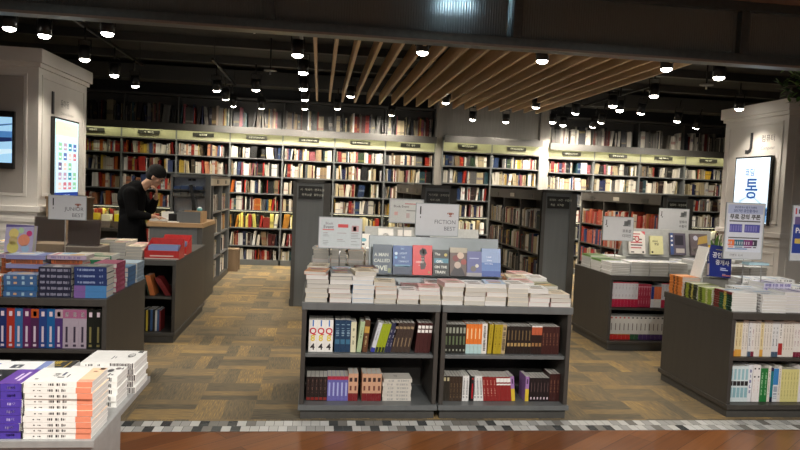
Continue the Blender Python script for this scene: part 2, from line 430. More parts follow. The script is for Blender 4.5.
# ------------------------------------------------------------------ back bookcases
SH = [(.10,.37),(.37,.71),(.71,1.04),(1.04,1.365),(1.365,1.69),(1.69,2.02),(2.02,2.30)]   # clear row zones (floor of row, next)
LEDM = emis('led_strip', (1.0,.95,.62), 2.2)
PLATE = C(38,38,34); PLT = C(205,205,190)
GLYPH = ['시','에세이','소설','인문','역사','과학','경제','예술','여행','요리','종교','외국어','컴퓨터']
TXTS = ['자연과학','시 · 에세이','한국소설','소설 LITERATURE','소설 LITERATURE','인문 HUMANITIES','인문 · 철학','종교 RELIGION','역사 HISTORY','경제 ECONOMY','경제 BUSINESS','여행 TRAVEL','예술 ART']
shelf_rows = []      # rows for the shelved books: frame matrix, length, height, style
def led_light(x, y, z, w, e, col=(1,.95,.62)):
    ld = bpy.data.lights.new('led_strip_glow','AREA'); ld.shape = 'RECTANGLE'; ld.size = w; ld.size_y = .02; ld.energy = e; ld.color = col
    lo = bpy.data.objects.new('led_strip_glow', ld); COL.objects.link(lo); lo.location = (x,y,z); lo.rotation_euler = (0,0,0)
def bookcase(x0, x1, idx, sec, top=True, dz=0.0, yf=12.6):
    cx = (x0+x1)/2; w = x1-x0
    r = thing('wall_bookcase','tall grey wall bookcase, %s %s' % sec,'bookcase',(cx,yf,0), group='bookcases along the back wall')
    h = w/2
    zt = 3.14 if top else 2.60
    for s in (-1,1):
        MB().box(s*h-.015 if s>0 else -h, h if s>0 else -h+.015, 0,.36,0,2.5+dz,GREY).build('side_panel', r)
    MB().box(-h,h,.34,.36,0,zt,DEEP).build('back_panel', r)
    MB().box(-h,h,.0,.34,0,.10,GREY).build('plinth', r)
    for a, b in SH[1:]:
        MB().box(-h+.015,h-.015,.0,.34,a-.022+dz,a+dz,GREY).build('shelf', r)
    va = MB().box(-h+.015,h-.015,-.0,.03,2.30+dz,2.50+dz,OLIVE).build('valance', r)
    MB().box(-h+.015,h-.015,-.006,.34,2.275+dz,2.30+dz,DARKG).build('shelf', r)
    q = MB(); q.box(-h,h,-.14,.36,2.50+dz,2.58+dz,DARKG,.004); q.box(-h,h,-.14,-.128,2.452+dz,2.505+dz,DARKG); cn = q.build('canopy', r)
    st = MB(); st.box(-h+.03,h-.03,-.122,-.110,2.490+dz,2.4985+dz,LEDM); st.build('led_strip', cn)
    led_light(cx, yf-.10, 2.488+dz, w*.92, 1.9)
    pl = MB(); pl.box(-.19,.19,-.025,-.005,2.365+dz,2.435+dz,PLATE,.003)
    pl.text(TXTS[idx%len(TXTS)], frame((0,-.026,2.385+dz),(1,0,0),(0,0,1)), 0,0,.038,PLT,align='CENTER',bold=1); pl.build('sign_plate', va)
    # lower lit row
    st = MB(); st.box(-h+.03,h-.03,.02,.03,1.013+dz,1.018+dz,LEDM); st.build('led_strip', r)
    led_light(cx, yf+.03, 1.010+dz, w*.9, 2.6)
    if top:
        for s in (-1,1): MB().box(s*h-.012 if s>0 else -h, h if s>0 else -h+.012,.12,.34,2.58,3.12,DARKG).build('side_panel', r)
        MB().box(-h,h,.10,.36,3.10,3.14,DARKG).build('top_board', r)
    for k, (a, b) in enumerate(SH):
        H = b-a-.03; st_ = 'lit' if k == 2 else ('low' if k < 2 else 'n')
        shelf_rows.append((frame((x0+.02,yf+.05,a+.001+dz),(1,0,0),(0,0,1)), w-.04, H, sec[1], k))
    if top: shelf_rows.append((frame((x0+.02,yf+.16,2.581),(1,0,0),(0,0,1)), w-.04, .44, sec[1], 7))
    return r
for k in range(7):
    bookcase(-4.59+.97*k, -4.59+.97*(k+1), k, (ORD[k],'from left in the long left row'))
for k in range(2):
    bookcase(2.33+.97*k, 2.33+.97*(k+1), 8+k, (('left','right')[k],'one of the pair on the grey centre pier'), top=False, dz=.03, yf=12.5)
for k in range(4):
    bookcase(4.46+.97*k, 4.46+.97*(k+1), 9+k, (ORD[k],'from left in the row at right'))
o = tag(MB().box(8.345,8.5,12.45,13.0,0,2.6,DARKG).build('end_panel'), 'dark grey upright panel closing the right bookcase row', 'panel')

# ------------------------------------------------------------------ gondola shelves
def gondola(x0, x1, y0, y1, label, txt, sides=(-1,1), front=True):
    cx = (x0+x1)/2; w = x1-x0; r = thing('double_sided_bookcase', label, 'bookcase', (cx,y0,0), group='mid-height bookcases in the aisles')
    h = w/2; D = y1-y0
    f = MB(); f.box(-h,h,0,.05,0,1.64,GREY)
    f.box(-h,-h+.05,-.012,.05,0,1.645,DARKG,.003); f.box(h-.09,h,-.012,.05,0,1.645,DARKG,.003); f.box(-h,h,-.012,.05,1.60,1.645,DARKG,.003)
    ep = f.build('end_panel', r)
    p = MB(); p.box(-h+.07,h-.11,-.02,-.0,1.40,1.56,C(28,28,26),.003)
    F = frame((-h+.09,-.021,1.40),(1,0,0),(0,0,1)); p.text(txt[0],F,.0,.10,.034,PLT); p.text(txt[1],F,.02,.035,.034,PLT); p.build('sign_plate', ep)
    MB().box(-h,h,D-.05,D,0,1.64,GREY).build('end_panel', r)
    MB().box(-.012,.012,.05,D-.05,0,1.6,DEEP).build('core_panel', r)
    MB().box(-h-.01,h+.01,.05,D-.05,0,.09,DARKG).build('plinth', r)
    MB().box(-h,h,.05,D-.05,1.60,1.64,GREY2).build('top_board', r)
    nb = 3; bl = (D-.1)/nb
    for s in sides:
        xs = sorted((s*h, s*(h-.02)))
        hr = MB().box(xs[0],xs[1],.05,D-.05,1.50,1.60,GREY2).build('header_rail', r)
        for k in range(nb+1):
            y = .05+k*bl; xs2 = sorted((s*h, s*.012))
            MB().box(xs2[0],xs2[1],max(.05,y-.012),min(D-.05,y+.012),.09,1.50,GREY2).build('divider', r)
        for k in range(nb):
            y = .05+(k+.5)*bl; xs3 = sorted((s*(h+.006), s*h))
            q = MB(); q.box(xs3[0],xs3[1],y-.10,y+.10,1.525,1.58,C(165,160,145) if k % 2 else PLATE)
            q.build('label_holder', hr)
            for zz in (.43,.77,1.11):
                xs2 = sorted((s*h, s*.012))
                MB().box(xs2[0],xs2[1],y-bl/2+.012,y+bl/2-.012,zz-.02,zz,GREY2).build('shelf', r)
            for zz, zn in ((.091,.41),(.43,.75),(.77,1.09),(1.11,1.49)):
                if s < 0: M = frame((cx-h+.02, y0+y+bl/2-.02, zz),(0,-1,0),(0,0,1))
                else: M = frame((cx+h-.02, y0+y-bl/2+.02, zz),(0,1,0),(0,0,1))
                shelf_rows.append((M, bl-.04, min(zn-zz-.02,.30), 'gondola %.1f' % cx, 3))
    return r
gondola(-.33,.15,8.5,11.3,'tall grey aisle bookcase end left of centre, behind the event notice',('시 · 에세이 · 한국소설','외국소설   장르소설'))
gondola(1.33,1.80,8.5,11.3,'tall grey aisle bookcase behind the fiction sign',('자기계발 · 경제경영','시사 사회'))
gondola(2.94,3.42,8.42,11.15,'dark grey aisle bookcase in the centre right, open shelves facing left',('외국어 · 사전 · 수험서','취업 · 자격증'))
gondola(4.66,5.10,8.46,11.3,'dark grey aisle bookcase farthest right, behind the computer signs',('컴퓨터 · 자연과학','기술 · 공학'))

# unit behind the till counter
r = thing('aisle_bookcase','grey bookcase standing behind the till counter with side shelves','bookcase',(-1.78,9.45,0))
h = .27
b = MB(); b.box(-h,-h+.03,0,.05,0,1.64,GREY); b.box(h-.07,h,0,.05,0,1.64,GREY); b.box(-h+.03,h-.07,0,.05,1.60,1.64,GREY); b.box(-h+.03,h-.07,.10,.12,0,1.60,mat('blue_grey_board',(.30,.33,.37),.5))
b.build('front_frame', r)
q = MB(); q.box(-.05,.05,.085,.10,1.555,1.585,BLACK); q.text('E',frame((0,.084,1.56),(1,0,0),(0,0,1)),0,0,.028,PLT,align='CENTER'); q.build('label_holder', r)
q = MB(); q.box(-h+.03,h-.07,-.03,.10,1.33,1.345,DARKG)
q.box(-h+.03,h-.07,-.03,.10,1.42,1.435,DARKG); q.build('shelf', r)
MB().box(-h,h,1.98,2.03,0,1.64,GREY).build('end_panel', r); MB().box(-h,-h+.03,.05,1.98,0,1.6,DEEP).build('back_panel', r)
MB().box(-h,h,.0,2.03,0,.08,DARKG).build('plinth', r); MB().box(-h,h,.05,1.98,1.60,1.64,GREY2).build('top_board', r)
MB().box(h-.02,h,.05,1.98,1.50,1.60,C(150,140,120)).build('header_rail', r)
for k, y in enumerate((.27,1.10,1.96)):
    MB().box(-h+.03,h,y-.02,y+.02,.08,1.50,GREY).build('divider', r)
for k, y in enumerate((.69,1.53)):
    MB().box(h,h+.006,y-.08,y+.08,1.525,1.58,PLATE).build('label_holder', r)
    for zz in (.43,.77,1.11): MB().box(-h+.03,h,y-.38,y+.38,zz-.02,zz,GREY).build('shelf', r)
    for zz in (.085,.43,.77,1.11):
        shelf_rows.append((frame((-1.78+h-.05, 9.45+y-.36, zz),(0,1,0),(0,0,1)), .72, .29, 'till', 3))
for zz, cc in ((1.345,(105,105,100)),(1.435,(60,80,120))):
    for k in range(4):
        o = MB().box(-.045,.045,0,.10,0,.04+.01*(k%2),C(*cc)).build('leaflet_pile', loc=(-1.96+.10*k,9.43,zz+.0005))
        tag(o, 'small leaflet pile, %s from left on the %s rack shelf behind the monitor' % (ORD[k], 'upper' if zz > 1.4 else 'lower'), 'leaflets', 'leaflet piles on the rack behind the till')

# ------------------------------------------------------------------ shelved books as stuff
def build_shelved():
    bm = bmesh.new(); cl = bm.loops.layers.color.new('Col')
    pal = [(.75,.73,.68)]*8+[(.62,.57,.45)]*4+[(.80,.80,.78)]*3+[(.40,.05,.04),(.55,.12,.05),(.05,.08,.22),(.06,.16,.30),(.03,.03,.035),(.05,.05,.05),(.62,.50,.15),(.10,.20,.10),(.30,.30,.30),(.45,.38,.28),(.12,.05,.04),(.50,.25,.28),(.08,.22,.25)]
    dark = [(.28,.05,.04),(.05,.06,.14),(.03,.03,.03),(.25,.20,.14),(.06,.12,.10),(.45,.40,.34),(.55,.5,.45),(.35,.10,.06)]
    warm = [(.55,.12,.08),(.60,.30,.08),(.65,.55,.20),(.5,.06,.05),(.7,.66,.6),(.25,.3,.45),(.62,.42,.3)]
    red = [(.62,.20,.16),(.65,.28,.18),(.70,.66,.6),(.6,.12,.10),(.65,.42,.25),(.72,.68,.62),(.7,.45,.4),(.12,.2,.4)]
    grey = [(.36,.35,.33),(.28,.27,.25),(.42,.40,.36),(.15,.15,.15),(.45,.44,.42),(.08,.09,.12),(.35,.08,.06)]
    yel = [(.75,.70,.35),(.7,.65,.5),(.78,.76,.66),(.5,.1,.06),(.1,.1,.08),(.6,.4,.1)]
    def box(M, u0, u1, h, d, col, lab, lean):
        S = Matrix.Identity(4)
        if lean: S[0][1] = lean
        P = lambda u, v, w: M @ (S @ Vector((u, v, w)))
        vs = [bm.verts.new(P(u,v,w)) for u in (u0,u1) for v in (0,h) for w in (0,-d)]
        q = [(0,4,6,2),(4,5,7,6),(2,6,7,3),(1,0,2,3)]
        fs = [bm.faces.new([vs[i] for i in t]) for t in q]
        pages = (.62,.58,.48)
        for f, c in zip(fs, (col, col, pages, col)):
            for l in f.loops: l[cl] = (*c, 1)
        if lab:
            a, b_, c = lab
            e = [bm.verts.new(P(u, v, .0006)) for u, v in ((u0+.002,a*h),(u1-.002,a*h),(u1-.002,b_*h),(u0+.002,b_*h))]
            f = bm.faces.new(e)
            for l in f.loops: l[cl] = (*c, 1)
    R = random.Random(21)
    for M, L, H, sec, k in shelf_rows:
        u = R.uniform(0,.02); p = pal
        x = M.translation.x
        if 'left row' in sec:
            if k == 7: p = grey*2+pal[8:]+dark
            elif k == 2: p = yel  # LED-lit row: its yellow light is put into the book colours
            elif x < -1.7: p = warm*2+dark[:4]+pal[2:14]
            elif x < -.8: p = pal+warm+dark[:3]
        if 'at right' in sec: p = pal+pal[:14]+grey if k < 7 else grey+pal[:4]
        if sec == 'gondola 4.9': p = red
        if sec == 'gondola 3.2': p = pal+dark
        mode = R.random()
        while u < L-.04:
            # a run of one series or single titles
            run = R.choice((1,1,1,1,2,2,3,5)); th = R.uniform(.009,.027); hh = H*R.uniform(.66,.90)
            hh = min(hh, H-.01); col = R.choice(p); j_ = .88+.24*R.random(); col = tuple(min(.9,c*j_) for c in col)
            lab = None
            if R.random() < .55:
                lum = sum(col)/3
                lc = R.choice(((.04,.04,.05),(.4,.05,.05),(.08,.1,.3))) if lum > .35 else R.choice(((.75,.72,.65),(.7,.6,.25)))
                lc = tuple((x_+y_)/2 for x_, y_ in zip(lc, col)); a = R.uniform(.1,.7); lab = (a, min(.95,a+R.uniform(.05,.22)), lc)
            lean = R.choice((0,0,0,0,0,.12,-.1)) if run > 1 else 0
            for _ in range(run):
                if u+th > L-.01-abs(lean)*hh: break
                off = max(0,-lean*hh)
                j2 = R.uniform(.88,1.06); box(M, u+off, u+th-.0018+off, hh*R.uniform(.975,1), .20+R.uniform(-.008,.008), tuple(c*j2 for c in col), lab, lean); u += th
            if R.random() < .05: u += R.uniform(.02,.10)
            u += .001+abs(lean)*hh
    ml = [BOOKM]; V, Fc, MI, cache = [], [], [], {}
    for P, T in REST:
        for me in (P.cover, P.pages):
            if me.name not in cache:
                loc = []
                for m_ in me.materials:
                    if m_ not in ml: ml.append(m_)
                    loc.append(ml.index(m_))
                cache[me.name] = ([v.co.copy() for v in me.vertices], [(tuple(p.vertices), loc[p.material_index]) for p in me.polygons])
            vs, fs = cache[me.name]; n0 = len(V); V.extend(T @ v for v in vs)
            for f, mi_ in fs: Fc.append([n0+k for k in f]); MI.append(mi_)
    ex = bpy.data.meshes.new('shelved_extra'); ex.from_pydata(V, [], Fc); ex.polygons.foreach_set('material_index', MI)
    bm.from_mesh(ex); bpy.data.meshes.remove(ex)
    me = bpy.data.meshes.new('shelved_books'); bm.to_mesh(me); bm.free()
    for m_ in ml: me.materials.append(m_)
    o = link('shelved_books', me); tag(o, 'mixed books filling the tall bookcases, aisle shelves and farther table piles', 'books'); o['kind'] = 'stuff'

# ------------------------------------------------------------------ display tables
def table(name, label, x0, x1, y0, y1, h, shelves, m=GREY, ms=GREY2, deck=.10, tt=.05, group='low display tables of the bookshop'):
    cx, w, D = (x0+x1)/2, x1-x0, y1-y0; H = w/2
    r = thing(name, label, 'display table', (cx,y0,0), group=group)
    MB().box(-H-.003,H+.003,-.012,D+.012,h-tt,h,m,.003).build('table_top', r)
    for s in (-1,1): MB().box(*sorted((s*H,s*(H-.03))),0,D,.06,h-tt,ms,.002).build('side_panel', r)
    MB().box(-H+.03,H-.03,D/2-.01,D/2+.01,.1,h-tt,DEEP).build('core_panel', r)
    MB().box(-H-.007,H+.007,-.022,D+.022,deck-.035,deck,m,.004).build('bottom_deck', r)
    MB().box(-H+.01,H-.01,.004,D-.004,0,deck-.035,DARKG).build('plinth', r)
    for z in shelves:
        MB().box(-H+.03,H-.03,.02,D/2-.01,z-.025,z,m,.003).build('shelf', r)
        MB().box(-H+.03,H-.03,D/2+.01,D-.02,z-.025,z,m,.003).build('shelf', r)
    return r
table('display_table','grey centre table, left unit, holding the notice stand',-.085,.855,4.41,5.34,.80,[.445])
table('display_table','grey centre table, right unit, under the fiction books',.875,1.805,4.41,5.34,.80,[.445])
table('display_table','grey table behind the centre table, left unit',-.05,.865,6.4,7.3,.80,[.445])
table('display_table','grey table behind the centre table, right unit',.885,1.80,6.4,7.3,.80,[.445])
table('display_table','dark grey front table at the right edge with white manuals below',3.04,3.98,4.43,5.38,.785,[.445],GREY2,GREY2)
table('display_table','dark grey second table at right holding red and white spines',3.01,3.895,6.4,7.35,.785,[.445],GREY2,GREY2)
table('display_table','dark grey table at right behind the poster, under face-out manuals',3.915,4.85,6.4,7.35,.785,[.445],GREY2,GREY2)
table('display_table','grey left table with tall comic spines in its shelf',-2.325,-1.40,4.61,5.60,.755,[.40],GREY2,GREY2)
table('display_table','grey left table cut by the picture edge',-3.27,-2.345,4.61,5.60,.755,[.40],GREY2,GREY2)
table('display_table','dark table at left under two brown stands',-3.2,-2.27,5.68,8.0,.74,[.40],GREY2,GREY2)
table('display_table','dark narrow table with the red boxes on top',-2.24,-1.34,6.48,8.1,.80,[.445],DARKG,GREY2)
# small near table
r = thing('display_table','light grey small table nearest the viewer at lower left','display table',(-.685,2.15,0), group='low display tables of the bookshop')
MB().box(-1.5,.0,0,.71,.725,.75,mat('pale_grey_laminate',(.30,.30,.29),.35,coat=.2),.003).build('table_top', r)
MB().box(-1.5,-.012,.012,.33,0,.725,mat('pale_grey_laminate',(.30,.30,.29),.35)).build('body', r)
MB().box(-1.49,-.14,.33,.70,0,.725,GREY2).build('body', r)

# ------------------------------------------------------------------ books
class Proto:
    """local frame: lying book, front cover up, spine towards -Y, head of the book towards -X"""
    def __init__(s, desc, L, W, T, cover, pages=PAGES, spine=None, sp=(), cv=(), hard=False, accent=None):
        s.desc, s.L, s.W, s.T = desc, L, W, T
        b = .0025 if hard else .0012; o = .003 if hard else .0005
        m = MB(); x, y = L/2, W/2
        sm = spine or cover
        m.box(-x,x,-y+.001,y,0,b,cover); m.box(-x,x,-y+.001,y,T-b,T,cover); m.box(-x,x,-y,-y+b,0,T,sm, 0)
        SF = frame((-x,-y,0),(1,0,0),(0,0,1))
        for e in sp:
            if e[0] == 'r': m.quad(SF, e[1]*L, e[2]*T, e[3]*L, e[4]*T, e[5])
            elif e[0] == 't': m.text(e[1], SF, e[2]*L, e[3]*T, e[4], e[5], bold=1)
            elif e[0] == 'v':   # text upright when the book stands: rotate so that letters' up is the head of the book
                for k, chs in enumerate(e[1]):
                    F = frame((-x+e[2][k]*L, -y, T/2),(0,0,1),(-1,0,0)); m.text(chs, F, 0, 0, e[3], e[4][k], align='CENTER', bold=2, off=.0008)
        CF = frame((x,-y,T),(0,1,0),(-1,0,0))       # origin at the foot and spine corner, u to the right, v to the head
        for e in cv:
            if e[0] == 'r': m.quad(CF, e[1]*W, e[2]*L, e[3]*W, e[4]*L, e[5], off=.0004+(.0001*e[6] if len(e) > 6 else 0))
            elif e[0] == 't': m.text(e[1], CF, e[2]*W, e[3]*L, e[4], e[5], bold=e[6] if len(e) > 6 else 1, off=.0009)
            elif e[0] == 'p': m.poly(CF, [(u*W, v*L) for u, v in e[1]], e[2], off=.0006+(.0001*e[3] if len(e) > 3 else 0))
            elif e[0] == 'c': m.poly(CF, [(e[1]*W+e[3]*math.cos(a*PI/9), e[2]*L+e[3]*(e[5] if len(e)>5 else 1)*math.sin(a*PI/9)) for a in range(18)], e[4], off=.0007)
        s.cover = m.mesh('cover')
        p = MB(); p.box(-x+o,x-o,-y+b,y-o,b,T-b,pages); s.pages = p.mesh('pages')
BN = [0]; REST = []; ALL = []
def book(P, loc, rot, label, group, cat='book', name='book'):
    BN[0] += 1
    if KEEP and BN[0]-1 not in KEEP: REST.append((P, Matrix.LocRotScale(Vector(loc), Euler(rot), None))); return None
    r = thing(name, label, cat, loc, rot, group)
    a_ = link('cover', P.cover, r); b__ = link('pages', P.pages, r); ALL.append((BN[0]-1, r, a_, b__))
    return r
ROTZ = math.radians
def stack(P, x, y, z, n, rz, where, group, jit=.004, ja=1.5, top=None, seq=None):
    """n books lying on each other; seq lists several prototypes from the bottom up"""
    for k in range(n):
        p = seq[k % len(seq)] if seq else P
        if top is not None and k == n-1: p = top
        a = ROTZ(rz+RND.uniform(-ja,ja)*(3.5 if k == n-1 and ja > 2 else 1))
        pos = 'bottom' if k == 0 else ('top' if k == n-1 else ORD[k]+' up')
        book(p, (x+RND.uniform(-jit,jit), y+RND.uniform(-jit,jit), z+.0006), (0,0,a), '%s, %s of %s' % (p.desc, pos if n > 1 else 'alone', where), group)
        z += p.T+.0008
    return z
RU = Matrix.Rotation(PI/2,4,'Y')
def rot_upright(lean=0, turn=0):
    """spine to the viewer, head up, front cover to +X; lean > 0 tips the head to +X"""
    return (Matrix.Rotation(ROTZ(turn),4,'Z') @ Matrix.Rotation(ROTZ(lean),4,'Y') @ RU).to_euler()
def rot_faceout(back=12, turn=0, roll=0):
    """front cover to -Y, head up, leaning back"""
    B = Matrix(((0,1,0,0),(0,0,-1,0),(-1,0,0,0),(0,0,0,1)))
    return (Matrix.Rotation(ROTZ(turn),4,'Z') @ Matrix.Rotation(ROTZ(-back),4,'X') @ Matrix.Rotation(ROTZ(roll),4,'Y') @ B).to_euler()
def row(items, x, y, z, where, group, xmax=None, gap=.0008):
    """items: (proto, count, lean) standing from left to right, spines flush at y"""
    k = 0
    for p, n, lean in items:
        if p is None: x += n; continue
        la = ROTZ(abs(lean)); ex = p.L*math.sin(la)
        for q in range(n):
            wd = p.T/math.cos(la)
            if lean == 0: cx, cz = x+p.T/2, z+p.L/2
            # pivot: the book stands on the lower corner of its foot
            if lean >= 0:
                R3 = Matrix.Rotation(la,4,'Y')
                # box local corners around centre: foot right corner touches
                c = R3 @ Vector((p.T/2,0,-p.L/2)); cx = x+wd - c.x; cz = z-c.z
                c2 = R3 @ Vector((-p.T/2,0,-p.L/2)); cx = x - c2.x
            else:
                R3 = Matrix.Rotation(-la,4,'Y'); c = R3 @ Vector((-p.T/2,0,-p.L/2)); cz = z-c.z; cx = x+(0)-c.x
            # origin of the book is the centre of its back board
            off = (Matrix.Rotation(ROTZ(lean),4,'Y') @ RU) @ Vector((0,0,-p.T/2))
            k += 1
            book(p, (cx+off.x, y+p.W/2, cz+off.z+.0008), rot_upright(lean), '%s, %s from left on %s' % (p.desc, ORD[k-1], where), group)
            x += wd+gap
        x += .0
    return x

WH = C(236,234,228); INK = C(40,38,40); RED = C(190,40,45); OR = C(226,140,110); PUR = C(88,60,160); GOLD = C(200,170,60)
def marks(a, b, lo, hi, m, seed, frac=.6):
    R = random.Random(seed); u = a; out = []
    while u < b:
        w = R.uniform(.010,.028)
        if R.random() < frac: out.append(('r',u,lo+R.uniform(0,.08),min(b,u+w),hi-R.uniform(0,.08),m))
        u += w+.010
    return out
# --- near table
G = 'stacked books on the small near table'
Pso = Proto('white book with salmon spine end',.205,.16,.0178,WH,PAGESW,
   sp=[('r',.77,0,1,1,OR)]+marks(.12,.28,.35,.62,INK,1)+marks(.32,.62,.25,.75,INK,2,.8),
   cv=[('r',0,0,1,.23,C(244,206,170)),('r',.02,0,.16,.23,C(236,170,140),1),('t','소설',.35,.62,.02,INK),('r',.30,.45,.52,.47,INK),('r',.28,.50,.34,.60,INK),('r',.42,.53,.66,.57,C(60,70,100)),('r',.16,.85,.22,.9,INK),('r',.72,.10,.76,.16,C(215,60,80)),('r',.86,.02,.98,.10,C(215,60,80))])
z = stack(Pso,-.798,2.242,.75,10,0,'front right near-table pile',G,jit=.003,ja=.8)
Ppu = Proto('black and purple spined book',.23,.16,.0245,C(30,30,34),PAGESW,
   sp=[('r',.71,0,1,1,C(78,60,158)),('r',.985,0,1,1,WH)]+marks(.80,.9,.3,.7,C(190,180,220),3,.9)+marks(.52,.6,.3,.7,C(170,170,170),4),
   cv=[('r',0,0,1,.34,C(104,66,160)),('r',0,0,1,.03,WH,1),('r',.2,.10,.8,.14,C(230,210,240),1),('r',.3,.17,.7,.2,C(230,210,240),1),('r',.15,.45,.6,.55,C(210,200,210),1),('r',.1,.6,.5,.66,C(150,140,150),1)])
z = stack(Ppu,-1.022,2.245,.75,7,0,'front left near-table pile',G,jit=.003,ja=.8)
Pwt = Proto('white book with dark title mark',.20,.135,.0225,WH,PAGESW,
   sp=marks(.70,.9,.15,.85,INK,5,.95)+[('r',.30,.3,.36,.7,INK)],
   cv=[('r',.08,.16,.30,.19,INK),('r',.10,.10,.2,.14,C(90,90,90)),('c',.55,.22,.022,C(70,70,75),.5),('c',.75,.12,.014,C(120,110,110),.7),('r',.68,.03,.85,.06,INK),('t','에세이',.3,.6,.016,INK)])
Pwt2 = Proto('white book with black printed spine',.20,.19,.0235,WH,PAGESW,sp=marks(.55,.99,.0,1,C(50,35,38),6,1.0)+marks(.1,.4,.2,.8,INK,9,.5),
   cv=[('c',.6,.2,.030,C(60,60,62),.45),('c',.62,.2,.022,WH,.45),('r',.82,.05,.97,.14,INK),('r',.3,.5,.55,.52,C(90,90,90)),('r',.36,.45,.5,.47,C(120,120,120))])
stack(Pwt,-.806,2.525,.75,5,0,'second right near-table pile',G,jit=.003,ja=.8)
stack(Pwt2,-.788,2.715,.75,5,0,'far right near-table pile',G,jit=.004,ja=.8)
Pbl = Proto('white book with pale blue band',.24,.15,.03,C(240,240,238),PAGESW,sp=[('r',.0,0,.6,1,C(130,140,190))],cv=[('r',0,0,1,.12,C(130,145,195)),('r',.4,.35,.7,.5,C(70,75,85)),('r',.45,.4,.6,.43,WH,1),('r',.2,.7,.8,.75,C(120,130,190))])
stack(Pbl,-1.06,2.44,.75,5,0,'second left near-table pile',G,jit=.004,ja=1,top=Pbl)
Pbk = Proto('black book with gold lettering',.22,.16,.03,C(45,43,42),PAGESW,cv=[('t','책의',.10,.55,.06,GOLD),('t','기록',.25,.22,.06,GOLD),('r',.1,.1,.9,.12,GOLD)])
Pcr = Proto('cream hardback with pale blue label',.22,.16,.035,C(235,232,222),PAGES,sp=[('r',.6,0,1,1,C(120,135,185))],cv=[('r',0,0,.2,1,C(225,220,205))],hard=True)
stack(Pcr,-1.035,2.64,.75,3,0,'far middle near-table pile',G,top=Pbk,jit=.003)
z = stack(Pcr,-1.28,2.42,.75,4,0,'leftmost near-table pile',G,jit=.003)
stack(Pcr,-1.28,2.62,.75,3,0,'far leftmost near-table pile',G,jit=.003)
stack(Ppu,-1.27,2.242,.75,6,0,'front leftmost near-table pile',G,jit=.003,ja=.8)
o = book(Pcr,(-1.235,2.80,.7505),(0,0,ROTZ(180)),'cream hardback lying alone at the far edge of the near table',G)

# --- centre table, lower shelves
W2 = 'centre table'
def mk(desc, L, T, c, W=.148, **k): return Proto(desc, L, W, T, c, **k)
q84 = [mk('white thick novel with red ring',.222,.054,WH,sp=[('v',['1','Q','8','4'],(.20,.44,.66,.93),.060,[C(50,110,190),C(200,40,60),C(225,200,60),INK])])]
q84[0].desc = 'white 1Q84 volume'
nav = mk('deep blue novel with star print',.222,.036,C(30,60,90),sp=marks(.1,.5,.2,.8,C(140,170,190),12,.5)+[('r',.6,.1,.75,.9,C(60,110,140))])
crm = mk('cream slim novel',.21,.036,C(216,212,180),sp=marks(.15,.75,.3,.7,C(110,110,90),13))
pgr = mk('pale green slim novel',.215,.030,C(170,190,150),sp=marks(.15,.55,.3,.7,C(80,90,70),14))
brn = mk('brown and ochre novel',.225,.034,C(96,62,40),sp=[('r',.2,0,.4,1,C(190,150,70))]+marks(.5,.85,.3,.7,C(190,170,120),15))
wbl = mk('white book with blue foot',.212,.028,C(205,208,212),sp=[('r',.85,0,1,1,C(50,60,150))]+marks(.1,.6,.3,.6,C(120,120,130),16))
lim = mk('lime green paperback',.205,.020,C(150,165,30),sp=[('r',.82,.1,1,.9,C(40,45,30))])
nv2 = mk('navy slim paperback',.212,.022,C(40,44,74),sp=marks(.2,.8,.3,.7,C(150,150,160),17))
dbr = mk('dark brown slim classic',.21,.0255,C(62,50,44),sp=[('r',.12,.1,.2,.9,C(150,130,100)),('r',.5,.3,.8,.6,C(130,110,85))])
dbw = mk('dark book with striped white head',.21,.0255,C(66,30,30),sp=[('r',.08,.1,.18,.9,WH),('r',.22,.1,.32,.9,WH)])
g = 'novels standing in the centre table shelves'
row([(q84[0],3,0),(None,.012,0),(nav,3,0),(crm,1,0),(None,.006,0),(pgr,1,6),(None,.008,0),(brn,1,4),(None,.022,0),(wbl,1,14),(lim,3,14),(nv2,2,14),(dbr,5,9)],-.035,4.47,.446,'upper left centre shelf',g)
row([(dbw,4,5)],.700,4.47,.446,'upper left centre shelf end',g)
blk = mk('black novel with red foot',.168,.028,C(38,26,24),sp=[('r',.85,.1,.97,.9,C(130,40,35))]+marks(.1,.7,.3,.6,C(120,90,80),18,.5))
vio = mk('violet paperback with red head',.172,.028,C(104,100,170),sp=[('r',.0,0,.14,1,C(170,50,70)),('r',.25,.3,.8,.7,C(170,175,220))])
pea = mk('peach and crimson novel',.192,.033,C(206,160,130),sp=[('r',.72,0,1,1,C(120,30,35)),('r',.15,.2,.3,.8,C(60,40,40)),('r',.45,.3,.62,.7,C(110,60,50))])
row([(blk,5,0),(vio,5,0),(pea,2,0),(None,.028,0),(pea,4,0)],-.04,4.48,.101,'lower left centre shelf',g)
wst = Proto('pale grey glossy novel',.20,.15,.025,C(205,200,190),PAGESW,sp=marks(.08,.92,.2,.8,C(150,150,150),19,.5),cv=[('t','소설',.3,.5,.03,C(120,120,120))])
stack(wst,.590,4.56,.101,6,0,'pile on lower left centre shelf','paperbacks lying on the centre table shelf',jit=.004)
bsi = mk('black thriller with silver print',.205,.0245,C(32,34,30),sp=[('r',.1,.2,.3,.8,C(150,155,140)),('r',.4,.2,.7,.7,C(95,110,80)),('c' if False else 'r',.85,.3,.92,.7,C(150,155,140))])
ora = mk('orange spine novel',.21,.028,C(224,120,48),sp=[('r',.68,0,1,1,C(175,205,205)),('r',.15,.2,.5,.5,C(240,200,150))])
whr = mk('white spine with dark title',.215,.036,C(226,222,214),sp=marks(.08,.9,.25,.75,INK,20,.8))
yel = mk('olive yellow novel',.21,.029,C(172,150,36),sp=marks(.1,.8,.3,.6,C(110,95,30),21,.5))
bge = mk('beige torn spine novel',.21,.028,C(180,160,120),sp=marks(.1,.9,.1,.9,C(60,55,50),22,.8))
